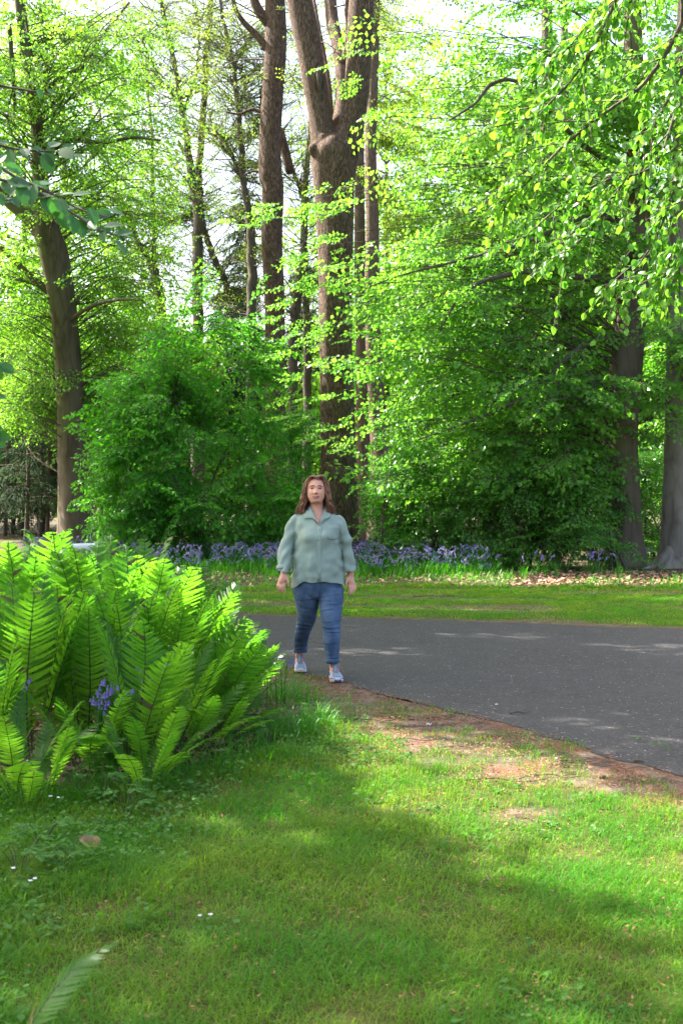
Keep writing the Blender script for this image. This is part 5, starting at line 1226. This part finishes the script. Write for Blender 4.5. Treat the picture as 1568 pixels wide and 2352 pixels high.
# --- body: head, neck, chest, arms, hands and ankles in one skin
A = Acc()
hz0, hh = 1.466, .232
lv = [(.0, -.030, .022, .012, .012), (.015, -.030, .040, .032, .035), (.08, -.026, .051, .056, .050), (.20, -.012, .068, .074, .062), (.35, -.004, .0765, .084, .078), (.50, .000, .0775, .088, .090), (.65, .004, .076, .088, .096), (.80, .008, .070, .078, .090), (.91, .012, .052, .056, .068), (.97, .014, .032, .034, .042), (1.0, .014, .010, .010, .014)]
H = 60; s = 90; L = spline(np.array([(h, y0, rx, rf, rb) for h, y0, rx, rf, rb in lv]), H); a = np.linspace(0, 2 * np.pi, s, endpoint=False)
x = L[:, 2:3] * np.cos(a); y = L[:, 1:2] + np.where(np.sin(a) < 0, L[:, 3:4], L[:, 4:5]) * np.sin(a); hgt = L[:, 0:1] + 0 * x
fr = (np.sin(a) < 0)[None, :] * np.clip(-np.sin(a), 0, 1)[None, :] ** .5
G = lambda cx, ch, sx, sh: np.exp(-((x - cx) / sx) ** 2 - ((hgt - ch) / sh) ** 2)
dsp = 0.020 * np.exp(-(x / .0115) ** 2) * smooth01((.60 - hgt) / .22) * smooth01((hgt - .315) / .05) + .008 * G(0, .375, .017, .045) + .005 * (G(.013, .36, .009, .035) + G(-.013, .36, .009, .035))
dsp += -.011 * (G(.034, .52, .019, .055) + G(-.034, .52, .019, .055)) + .005 * (G(.032, .615, .026, .05) + G(-.032, .615, .026, .05)) + .011 * (G(.046, .37, .022, .09) + G(-.046, .37, .022, .09))
dsp += .007 * G(0, .215, .030, .06) + .007 * G(0, .06, .022, .06) - .004 * G(0, .14, .03, .035)
y = y - dsp * fr
tilt = math.radians(-5)                          # chin a little up
pz = hz0 + hgt * hh; dy, dz = y, pz - 1.56
y2 = dy * math.cos(tilt) - dz * math.sin(tilt); z2 = 1.56 + dy * math.sin(tilt) + dz * math.cos(tilt)
closed(A, np.stack([hx + x, hy + y2, z2], -1))
def face_pt(px, h, out=0.0):
    """point on the face in front of (px, h)"""
    d = (x - px) ** 2 * 4 + (hgt - h) ** 2 * .05 + (np.sin(a)[None, :] > 0) * 9
    k = np.unravel_index(np.argmin(d), d.shape); return np.array((hx + px, hy + y2[k] - out, 1.56 + y[k] * math.sin(tilt) + (hz0 + h * hh - 1.56) * math.cos(tilt)))
for sg in (-1, 1):                               # ears
    ctube(A, [(hx + sg * .076, hy + .012, 1.545), (hx + sg * .082, hy + .018, 1.565), (hx + sg * .080, hy + .020, 1.59)], [.009, .013, .010], 10, 10)
zloft(A, [(hx + .004, hy + .035, 1.49, .056, .045, .05), (hx + .004, hy + .035, 1.45, .057, .050, .055), (hx + .004, hy + .035, 1.42, .062, .058, .06), (-.205, 10.08, 1.385, .095, .066, .06), (-.205, 10.08, 1.33, .145, .092, .08), (-.205, 10.08, 1.2, .15, .11, .09), (-.203, 10.08, 1.0, .155, .11, .10), (-.203, 10.08, .82, .165, .105, .11), (-.203, 10.08, .70, .13, .08, .10)], 50, 40)
ctube(A, [(-.36, 10.08, 1.30), (-.430, 10.07, 1.20), (-.468, 10.04, 1.09), (-.480, 9.99, .97), (-.480, 9.975, .90)], [.035, .036, .035, .031, .027], 30, 16)
ctube(A, [(-.05, 10.08, 1.30), (.020, 10.09, 1.20), (.044, 10.10, 1.09), (.062, 10.11, .97), (.078, 10.11, .875)], [.035, .036, .033, .030, .027], 30, 16)
def hand(palm, fingers, thumb):
    ctube(A, [p[:3] for p in palm], [p[3] for p in palm], 16, 14)
    for f in fingers: ctube(A, f, [.0098, .0092, .0084, .0066], 14, 10)
    ctube(A, thumb, [.016, .0125, .0105, .0078], 14, 10)
# her right hand, on the viewer's left, swinging forward
hand([(-.480, 9.975, .900, .027), (-.482, 9.968, .870, .029), (-.488, 9.962, .840, .034), (-.496, 9.960, .815, .033)], [
    [(-.476, 9.946, .815), (-.478, 9.934, .780), (-.472, 9.936, .752), (-.464, 9.946, .728)],
    [(-.494, 9.944, .810), (-.500, 9.932, .775), (-.494, 9.936, .745), (-.484, 9.946, .720)],
    [(-.511, 9.952, .810), (-.519, 9.942, .777), (-.515, 9.946, .750), (-.506, 9.956, .728)],
    [(-.523, 9.968, .812), (-.533, 9.962, .785), (-.531, 9.964, .764), (-.524, 9.970, .746)]],
    [(-.468, 9.955, .868), (-.452, 9.940, .838), (-.443, 9.936, .812), (-.439, 9.940, .784)])
# her left hand, on the viewer's right, hanging back
hand([(.078, 10.11, .875, .027), (.077, 10.108, .845, .029), (.078, 10.105, .815, .033), (.083, 10.103, .790, .032)], [
    [(.064, 10.085, .785), (.072, 10.070, .752), (.068, 10.068, .728), (.060, 10.072, .712)],
    [(.082, 10.082, .782), (.090, 10.068, .746), (.083, 10.062, .718), (.070, 10.066, .702)],
    [(.098, 10.090, .785), (.107, 10.080, .750), (.099, 10.074, .722), (.085, 10.072, .706)],
    [(.110, 10.102, .790), (.118, 10.096, .762), (.113, 10.090, .740), (.102, 10.086, .726)]],
    [(.066, 10.090, .845), (.048, 10.074, .818), (.040, 10.068, .790), (.037, 10.068, .760)])
# thighs to feet (inside the jeans, bare at the ankles)
ctube(A, [(-.30, 10.1, .80), (-.305, 10.12, .62), (-.33, 10.28, .40), (-.366, 10.45, .17), (-.366, 10.46, .10), (-.366, 10.42, .06)], [.07, .068, .045, .037, .035, .033], 40, 18)
ctube(A, [(-.10, 10.08, .80), (-.09, 10.02, .62), (-.085, 9.93, .42), (-.062, 9.90, .19), (-.062, 9.91, .11), (-.055, 9.87, .06)], [.07, .068, .045, .040, .038, .034], 40, 18)
V, Nn, F4 = solidify_union(A, 'body_union', .0042, 2, .35)
a_ = Acc(); a_.add(V, F4); a_.build('body', M['skin'], person, WB, True)

# face details
for sg in (-1, 1):
    c = face_pt(sg * .0345, .515, -.0015)
    bmq = bmesh.new(); bmesh.ops.create_uvsphere(bmq, u_segments=20, v_segments=14, radius=1); EV = np.array([q.co[:] for q in bmq.verts]); EF = [[q.index for q in f.verts] for f in bmq.faces]; bmq.free()
    EV = EV[:, [0, 2, 1]]; e = Acc(); W = EV * (.0118, .0055, .0050) + c
    for f in EF:
        m_ = np.mean(EV[f], 0); e.add(W[f], [list(range(len(f)))], 1 if (m_[0] ** 2 + .15 * m_[2] ** 2 < .22 and m_[1] < 0) else 0)
    e.build('eye', [M['eye_white'], M['iris']], person, WB)
    e = Acc(); ctube(e, [face_pt(sg * .018, .520, .001), face_pt(sg * .033, .545, .001), face_pt(sg * .049, .522, .001)], [.002, .0036, .0022], 12, 8); e.build('eyelid', M['brow'], person, WB, True)
    e = Acc(); ctube(e, [face_pt(sg * .014, .612, .001), face_pt(sg * .034, .630, .001), face_pt(sg * .056, .600, .001)], [.003, .0042, .002], 12, 8); e.build('eyebrow', M['brow'], person, WB, True)
for h_, dh, r, nm, mt in ((.232, .010, .0038, 'upper_lip', 'lip'), (.198, -.010, .0046, 'lower_lip', 'lip'), (.219, -.004, .0024, 'teeth', 'tooth')):
    e = Acc(); wx = .0310 if mt == 'lip' else .0245
    ctube(e, [face_pt(-wx, .240, 0), face_pt(-wx * .5, h_ + (.004 if nm == 'upper_lip' else -.006), .001), face_pt(0, h_ - (.008 if nm == 'upper_lip' else .010), .0015), face_pt(wx * .5, h_ + (.004 if nm == 'upper_lip' else -.006), .001), face_pt(wx, .241, 0)], [r * .4, r, r, r, r * .4], 20, 8); e.build(nm, M[mt], person, WB, True)
for sg in (-1, 1):
    e = Acc(); ctube(e, [face_pt(sg * .006, .330, -.002), face_pt(sg * .011, .334, -.003)], [.003, .003], 5, 8); e.build('nostril_shade', M['brow'], person, WB, True)  # dark tube colours in the shade inside each nostril
e = Acc(); th = np.linspace(0, 2 * np.pi, 17); V, F = tube(np.stack([hx + .080 + .004 * np.sin(th), hy + .004 + .008 * np.sin(th), 1.532 + .010 * np.cos(th)], 1), .0022, 6); e.add(V, F); e.build('earring', M['metal'], person, WB, True)
# hair: a scalp shell and locks
Hh = Acc(); Ls = L[20:]
rings = []
for k in range(len(Ls)):
    h_, y0, rx, rf, rb = Ls[k]; back = np.linspace(math.radians(-8 - 82 * smooth01((h_ - .80) / .10)), math.radians(188 + 82 * smooth01((h_ - .80) / .10)), 50)
    rings.append(np.stack([hx + (rx + .009) * np.cos(back), hy + y0 + np.where(np.sin(back) < 0, rf + .009, rb + .012) * np.sin(back), np.full(50, hz0 + h_ * hh + .006)], 1))
R_ = np.array(rings); dy, dz = R_[..., 1] - hy, R_[..., 2] - 1.56; R_[..., 1] = hy + dy * math.cos(tilt) - dz * math.sin(tilt); R_[..., 2] = 1.56 + dy * math.sin(tilt) + dz * math.cos(tilt)
i = np.arange(len(rings) - 1)[:, None] * 50 + np.arange(49)[None, :]; Hh.add(R_.reshape(-1, 3), np.stack([i, i + 1, i + 51, i + 50], -1).reshape(-1, 4))
for k in range(1000):
    sg = -1 if prg.uniform() < .52 else 1
    al = math.radians(prg.uniform(56, 178) if prg.uniform() < .55 else prg.uniform(54, 100)); out = prg.uniform(.85, 1.06); ys = prg.uniform(-.055, .06)
    c, s_ = math.cos(al), math.sin(al); end = prg.uniform(1.375, 1.43) if al < 2.0 else prg.uniform(1.36, 1.42); ph = prg.uniform(0, 6)
    px = hx + .016
    P = [(px, hy + ys, 1.697 - 2.0 * max(-ys - .02, 0) ** 1.3), (hx + sg * s_ * .054 * out + .006, hy + ys * .55 - c * .050, 1.696), (hx + sg * s_ * .092 * out, hy + .008 - c * .080, 1.640), (hx + sg * s_ * .108 * out, hy + .014 - c * .080, 1.570),
         (hx + sg * s_ * .119 * out, hy + .018 - c * .080, 1.505), (hx + sg * s_ * .130 * out + .008 * math.sin(ph), hy + .022 - c * .078, 1.455), (hx + sg * s_ * (.148 if sg < 0 else .140) * out + .012 * math.sin(ph + 1), hy + .020 - c * .085, end)]
    wv_ = .015 * math.sin(ph * 2); P = np.array(P) + prg.normal(0, .003, (7, 3)); P[3:, 0] += sg * np.array((.2, -.6, .5, 1.2)) * wv_; P[4:, 1] += np.array((.5, -.8, .6)) * wv_; P[0] = P[0] - prg.normal(0, .001, 3)
    Q = spline(P, 22); V, F = tube(Q, np.concatenate([np.linspace(.0022, .0038, 12), np.linspace(.0038, .0010, 10)]), 4); Hh.add(V, F)
Hh.build('hair', M['hair'], person, WB, True)

# --- shirt
A = Acc(); cx0 = -.203
zloft(A, [(cx0, 10.08, .74, .222, .155, .165), (cx0, 10.08, .80, .222, .155, .165), (cx0, 10.08, .87, .216, .158, .16), (cx0, 10.08, .96, .208, .162, .15), (cx0, 10.08, 1.06, .198, .156, .14), (cx0, 10.08, 1.13, .190, .160, .135), (cx0, 10.08, 1.19, .188, .166, .130), (cx0, 10.08, 1.26, .192, .142, .125), (cx0, 10.08, 1.32, .198, .112, .115), (cx0 - .002, 10.08, 1.365, .172, .088, .105), (cx0 - .002, 10.08, 1.398, .118, .072, .09), (hx + .004, 10.08, 1.425, .076, .060, .078), (hx + .004, 10.08, 1.445, .070, .058, .072)], 60, 44)
slv = [([(-.375, 10.08, 1.335), (-.408, 10.08, 1.29), (-.438, 10.07, 1.205), (-.470, 10.05, 1.095), (-.481, 10.01, 1.00), (-.487, 9.985, .905), (-.487, 9.98, .890)], [.043, .049, .050, .057, .058, .056, .055]),
       ([(-.035, 10.08, 1.335), (-.004, 10.08, 1.29), (.024, 10.09, 1.205), (.046, 10.10, 1.095), (.058, 10.11, 1.00), (.066, 10.11, .905), (.067, 10.11, .880)], [.043, .049, .047, .046, .048, .054, .055])]
for P, r in slv: ctube(A, P, r, 40, 22)
V, Nn, F4 = solidify_union(A, 'shirt_union', .0065, 5, .5)
X_, Y_, Z_ = V[:, 0], V[:, 1], V[:, 2]; body_m = (np.abs(X_ - cx0) < .215) & ~((Z_ > .86) & (np.abs(X_ - cx0) > .212))
f1 = np.sin((X_ - cx0) * 62 + 9 * (vnoise(np.stack([X_ * 6, Z_ * 2.2], 1), 3) - .5) + 4) * smooth01((1.12 - Z_) / .25) * .0065
f2 = (vnoise(np.stack([X_ * 13 + Z_ * 9, Z_ * 17 - X_ * 11, Y_ * 5], 1), 8) - .5) * .015
f3 = np.sin((Z_ * 46 + np.abs(X_ - cx0) * 55) + 5 * vnoise(np.stack([X_ * 9, Z_ * 7], 1), 5)) * .0045 * smooth01((np.abs(X_ - cx0) - .10) / .08)
f4 = .006 * np.exp(-((Z_ - 1.19) / .05) ** 2) * (np.exp(-((X_ - cx0 - .085) / .055) ** 2) + np.exp(-((X_ - cx0 + .085) / .055) ** 2)) * 2.4 * (Y_ < 10.05)
V = V + Nn * (f1 + f2 + f3 + f4)[:, None]
hem = lambda xx: .812 + .006 * np.sin((xx - cx0) * 38) - .050 * smooth01((-(xx - cx0) - .10) / .11) - .028 * smooth01(((xx - cx0) - .13) / .09) + .0 * xx
fc = V[F4].mean(1); cfx = fc[:, 0] - cx0
vneck = (fc[:, 1] < 10.06) & (fc[:, 2] > 1.297) & (np.abs(fc[:, 0] - (-.196)) < .012 + (fc[:, 2] - 1.297) * .50)
sl_cut = ((np.abs(cfx) > .23) & (fc[:, 2] < np.where(cfx < 0, .900 + .22 * (fc[:, 0] + .487) * -1.0, .890 + .22 * (fc[:, 0] - .067))))
keep = ~((np.abs(cfx) < .235) & (fc[:, 2] < hem(fc[:, 0])) & (fc[:, 2] < .86)) & ~vneck & ~sl_cut & ~((fc[:, 2] > 1.440))
ed = np.sort(np.concatenate([F4[keep][:, [k, (k + 1) % 4]] for k in range(4)]), 1); eu, ec = np.unique(ed, axis=0, return_counts=True); bd = np.unique(eu[ec == 1])
bx = V[bd]; isv = (bx[:, 1] < 10.06) & (bx[:, 2] > 1.28) & (bx[:, 2] < 1.43); ish = (bx[:, 2] < .86) & (np.abs(bx[:, 0] - cx0) < .235)
bx[ish, 2] = hem(bx[ish, 0]); wv = .012 + np.maximum(bx[isv, 2] - 1.297, 0) * .50; bx[isv, 0] = -.196 + np.sign(bx[isv, 0] + .196) * wv; V[bd] = bx
a_ = Acc(); a_.add(V, F4[keep]); shirt = a_.build('shirt', M['shirt'], person, WB, True)
so = shirt.modifiers.new('thickness', 'SOLIDIFY'); so.thickness = .004; so.offset = -1
tree_pts = V[(V[:, 1] < 10.1)]
def shirt_y(xx, zz): return tree_pts[np.argmin((tree_pts[:, 0] - xx) ** 2 + (tree_pts[:, 2] - zz) ** 2), 1]
def patch(name, poly, out, mat, thick=.004, parent=shirt, lift=None):
    """a small piece of cloth lying on the shirt front, from view corners (two rows)"""
    r0, r1 = [np.array([(CX(px), CZ(py)) for px, py in row]) for row in poly]; n, mrows = 10, 6; rows = []
    for q in range(mrows):
        row = r0 + (r1 - r0) * q / (mrows - 1); row = spline(row, n); rows.append([(px, shirt_y(px, pz) - out - (lift(q / (mrows - 1)) if lift else 0), pz) for px, pz in row])
    R_ = np.array(rows); i = np.arange(mrows - 1)[:, None] * n + np.arange(n - 1)[None, :]; e = Acc(); e.add(R_.reshape(-1, 3), np.stack([i, i + 1, i + n + 1, i + n], -1).reshape(-1, 4)); o = e.build(name, mat, parent, (0, 0, 0), True)
    o.location = -Vector(WB) if False else (0, 0, 0)
    for v_ in o.data.vertices: v_.co = v_.co - Vector(WB)
    q = o.modifiers.new('thickness', 'SOLIDIFY'); q.thickness = thick; q.offset = 0; return o
patch('collar', [[(486, 398), (462, 425), (425, 470)], [(572, 578), (520, 520), (430, 520)]], .010, M['shirt'], .006, lift=lambda t: .004 * t)
patch('collar', [[(628, 398), (652, 420), (684, 455)], [(575, 578), (622, 532), (672, 508)]], .010, M['shirt'], .006, lift=lambda t: .004 * t)
patch('placket', [[(556, 585), (574, 585), (592, 585)], [(556, 1112), (574, 1112), (592, 1112)]], .002, M['shirt'], .003)
patch('pocket', [[(650, 585), (710, 580), (772, 590)], [(650, 710), (706, 722), (765, 712)]], .0015, M['shirt'], .003)
for cy in (622, 716, 818, 918, 1018):
    e = Acc(); yb = shirt_y(CX(575), CZ(cy)); V_, F_ = tube(np.array([(CX(575), yb - .004, CZ(cy)), (CX(575), yb - .008, CZ(cy)), (CX(575), yb - .0085, CZ(cy))]), [.0055, .0055, .001], 10); e.add(V_ - WB, F_); e.build('button', M['button'], shirt, (0, 0, 0))
for P, r in slv:                                 # turned cuffs
    e = Acc(); p1, p0 = np.array(P[-1]), np.array(P[-2]); d = norm(p0 - p1); ww = .010 if P[-1][0] < 0 else .0
    V_, F_ = tube(np.array([p1 + d * (.014 + ww), p1 + d * .03, p1 + d * .055, p1 + d * .058]), np.array((1.05, 1.06, 1.06, .99)) * r[-2], 24)
    e.add(V_ - WB, F_); o = e.build('cuff', M['shirt'], shirt, (0, 0, 0), True); q = o.modifiers.new('thickness', 'SOLIDIFY'); q.thickness = .003
e = Acc(); nk = [(CX(500), shirt_y(CX(500), CZ(452)) - .004, CZ(455)), (CX(530), 9.99, CZ(505)), (CX(560), 9.985, CZ(535)), (CX(588), 9.99, CZ(505)), (CX(615), shirt_y(CX(615), CZ(452)) - .004, CZ(455))]
chest = lambda px, pz: 10.08 - .105 + .06 * smooth01((pz - 1.33) / .09)
pts = spline(np.array([(CX(q), 0, CZ(w)) for q, w in ((497, 455), (525, 500), (560, 540), (592, 500), (618, 455))]), 30); pts[:, 1] = [chest(q[0], q[2]) - .006 for q in pts]
V_, F_ = tube(pts, .0012, 5); e.add(V_, F_)
for cy in (535, 548): ctube(e, [(CX(560), chest(0, CZ(cy)) - .008, CZ(cy)), (CX(560), chest(0, CZ(cy)) - .010, CZ(cy) - .004)], [.0045, .0045], 5, 8)
e.build('necklace', M['metal'], person, WB, True)

# --- jeans
A = Acc()
zloft(A, [(-.203, 10.09, .92, .185, .13, .14), (-.203, 10.09, .84, .200, .14, .155), (-.203, 10.09, .76, .212, .140, .160), (-.203, 10.09, .70, .205, .12, .145), (-.203, 10.09, .665, .17, .09, .11)], 24, 40)
legL = [(452, 1180, 10.10, .112, .13), (450, 1250, 10.10, .108, .125), (456, 1335, 10.12, .098, .115), (452, 1480, 10.18, .079, .092), (418, 1590, 10.26, .070, .078), (400, 1660, 10.32, .065, .072), (392, 1735, 10.40, .060, .064), (390, 1785, 10.44, .057, .060)]
legR = [(684, 1180, 10.08, .108, .13), (686, 1250, 10.06, .105, .125), (684, 1380, 10.0, .096, .11), (684, 1480, 9.95, .084, .095), (690, 1590, 9.92, .074, .082), (690, 1680, 9.90, .071, .076), (692, 1790, 9.90, .062, .066), (697, 1888, 9.90, .052, .056)]
for lg in (legL, legR): zloft(A, [(CX(c, Yq), Yq, CZ(v, Yq), rx, ry, ry) for c, v, Yq, rx, ry in lg][::-1], 60, 34)
V, Nn, F4 = solidify_union(A, 'jeans_union', .006, 4, .5)
X_, Y_, Z_ = V[:, 0], V[:, 1], V[:, 2]; right = X_ > -.19
wob = vnoise(np.stack([X_ * 10, Z_ * 5], 1), 4)
f = np.zeros(len(V))
for z0, amp, wd_, sl in ((.70, 1.1, .007, .16), (.655, .9, .006, -.1), (.625, 1.1, .007, .12), (.585, 1.0, .007, .08), (.50, .8, .007, .10), (.455, 1.3, .008, .05), (.425, 1.2, .007, -.05), (.40, .9, .007, .1), (.33, .5, .007, .1), (.235, .6, .006, .1), (.205, .8, .006, -.1)):
    zz = Z_ - (X_ + .09) * sl + (wob - .5) * .03 - z0
    f += amp * .0042 * (np.exp(-(zz / wd_) ** 2) - .6 * np.exp(-((zz + .012) / (wd_ * 1.2)) ** 2)) * np.where(right, 1, .45) * smooth01((vnoise(np.stack([X_ * 9 + z0 * 31, Y_ * 9], 1), 7) - .22) / .35)
for z0, amp in ((.44, 1.0), (.405, .8), (.36, .5), (.62, .6), (.24, .7)):
    zz = Z_ + (X_ + .33) * .25 + (wob - .5) * .04 - z0; f += np.where(right, 0, amp * .005 * np.exp(-(zz / .009) ** 2))
f += (vnoise(V * 28, 6) - .5) * .003
V = V + Nn * f[:, None]
a_ = Acc(); a_.add(V, F4); jeans = a_.build('jeans', M['denim'], person, WB, True)
for lg in (legL, legR):
    c, v, Yq, rx, ry = lg[-1]; e = Acc(); zc = CZ(v, Yq); th = np.linspace(0, 2 * np.pi, 30, endpoint=False)
    rings = np.array([np.stack([CX(c, Yq) + (rx + .003 + dr) * np.cos(th), Yq + (ry + .003 + dr) * np.sin(th), np.full(30, zc + dz_)], 1) for dz_, dr in ((-.012, -.012), (-.013, 0), (.006, .002), (.024, .002), (.025, -.004))]); closed(e, rings); o = e.build('hem', M['denim_seam'], person, WB, True); o.parent = jeans; 
e = Acc(); V_, F_ = tube(spline([(CX(583), 9.945, .80), (CX(580), 9.95, .74), (CX(572), 9.975, .69)], 12), .004, 6); e.add(V_, F_); o = e.build('fly', M['denim_seam'], person, WB, True); o.parent = jeans

# --- shoes
def shoe(tx, ty, hx_, hy_, lift):
    """toe and heel ground points; heel may be raised"""
    toe, heel = np.array((tx, ty, .004)), np.array((hx_, hy_, .004)); d = (toe - heel); Ls_ = np.linalg.norm(d); d /= Ls_; sd = np.array((-d[1], d[0], 0)); 
    def W(s_, w_, z_): lz = lift * (1 - s_) ** 1.5 if lift else 0.0; return heel + d * (s_ * Ls_) + sd * w_ + np.array((0, 0, z_ + lz))
    root_ = empty('shoe', WB, None, None); root_.parent = person; root_.location = (0, 0, 0)
    S_ = np.linspace(0, 1, 26); half = np.interp(S_, [0, .04, .15, .35, .6, .78, .9, .97, 1], [.014, .029, .037, .036, .047, .052, .045, .026, .010])
    top = np.interp(S_, [0, .08, .25, .42, .6, .75, .88, .96, 1], [.085, .105, .100, .098, .082, .064, .052, .042, .030]); sole_h = np.interp(S_, [0, .3, .7, .93, 1], [.036, .034, .028, .024, .024]); up = np.interp(S_, [0, .1, .8, .93, 1], [.010, .0, .0, .006, .014])
    def loft(name, mats, zlo, zhi, grow, pw, s0=0, s1=26, mi=None):
        rings = []; a = np.linspace(0, 2 * np.pi, 24, endpoint=False)
        for k in range(s0, s1):
            c_, sn = np.cos(a), np.sin(a); c_ = np.sign(c_) * np.abs(c_) ** (2 / pw); sn = np.sign(sn) * np.abs(sn) ** (2 / pw); mid, hz = (zlo[k] + zhi[k]) / 2, (zhi[k] - zlo[k]) / 2
            ww = half[k] * grow * np.where(sn > 0, 1 - .40 * np.abs(sn) ** 2 * (zhi[k] > .07), 1); rings.append(np.array([W(S_[k], w_, mid + z_) for w_, z_ in zip(c_ * ww, sn * hz)]))
        e = Acc(); closed(e, np.array(rings)); return e.build(name, mats, root_, WB, True)
    loft('sole', M['sole'], up, sole_h + up, 1.06, 5)
    loft('upper', M['shoe'], sole_h * .8 + up, top, 1.0, 2.3)
    loft('toe_panel', M['shoe_grey'], sole_h + up + .012, top + .003, .80, 2.2, 17, 24)
    e = Acc(); 
    rings = [np.array([W(1.0 + .012 - .10 * abs(w_) * 14 * abs(w_) * 14 * .5 - q * .0, w_, z_) for w_, z_ in zip(np.linspace(-.026, .026, 12), np.full(12, zz))]) for q, zz in enumerate((.004, .020, .034, .044))]
    R_ = np.array(rings); R_[2:] -= d * .012; R_[3:] -= d * .014; i = np.arange(3)[:, None] * 12 + np.arange(11)[None, :]; e.add(R_.reshape(-1, 3), np.stack([i, i + 1, i + 13, i + 12], -1).reshape(-1, 4)); o = e.build('toe_guard', M['navy'], root_, WB, True); q = o.modifiers.new('thickness', 'SOLIDIFY'); q.thickness = .008
    e = Acc(); ctube(e, [W(.60, 0, .082), W(.47, 0, .108), W(.40, 0, .135), W(.37, 0, .150)], [.017, .021, .021, .012], 14, 14); e.build('tongue', M['shoe_grey'], root_, WB, True)
    e = Acc(); ctube(e, [W(.40, 0, .140), W(.385, 0, .158), W(.375, 0, .168)], [.009, .010, .006], 8, 10); e.build('pull_tab', M['shoe'], root_, WB, True)
    for sg in (-1, 1):
        e = Acc(); R_ = np.array([[W(s_, sg * (np.interp(s_, S_, half) * 1.01 + .001 - .010 * t_ ** 2), np.interp(s_, S_, sole_h) + .006 + t_ * .034) for t_ in np.linspace(0, 1, 5)] for s_ in np.linspace(.18, .50, 10)])
        i = np.arange(9)[:, None] * 5 + np.arange(4)[None, :]; e.add(R_.reshape(-1, 3), np.stack([i, i + 1, i + 6, i + 5], -1).reshape(-1, 4)); o = e.build('side_panel', M['navy'], root_, WB, True); q = o.modifiers.new('thickness', 'SOLIDIFY'); q.thickness = .003; q.offset = 0
    e = Acc()
    for k in range(6):
        s_ = .70 - k * .055; zt = np.interp(s_, S_, top) + .006 + .004 * k * (k > 2); w_ = .020 + .003 * k
        for sg in (-1, 1): V_, F_ = tube(spline([W(s_, sg * w_, zt - .006), W(s_ - .02, 0, zt + .006), W(s_ - .05, -sg * w_, zt - .001)], 8), .0030, 6); e.add(V_, F_)
    for sg in (-1, 1): V_, F_ = tube(spline([W(.42, 0, .122), W(.46, sg * .026, .132), W(.54, sg * .034, .112), W(.47, sg * .012, .118)], 12), .0032, 6); e.add(V_, F_); V_, F_ = tube(spline([W(.43, 0, .120), W(.54, sg * .016, .112), W(.62, sg * .030, .088)], 8), .003, 6); e.add(V_, F_)
    e.build('lace', M['lace'], root_, WB, True)
    th = np.linspace(0, 2 * np.pi, 24, endpoint=False); e = Acc()
    closed(e, np.array([[W(.26 + .145 * math.sin(t_) * q_, .034 * math.cos(t_) * q_, z_) for t_ in th] for z_, q_ in ((.075, .9), (.112, .98), (.126, .96), (.140, .88))])); e.build('sock', M['sock'], root_, WB, True)
shoe(-.350, 10.290, -.374, 10.545, .022)
shoe(-.030, 9.735, -.072, 9.985, 0)
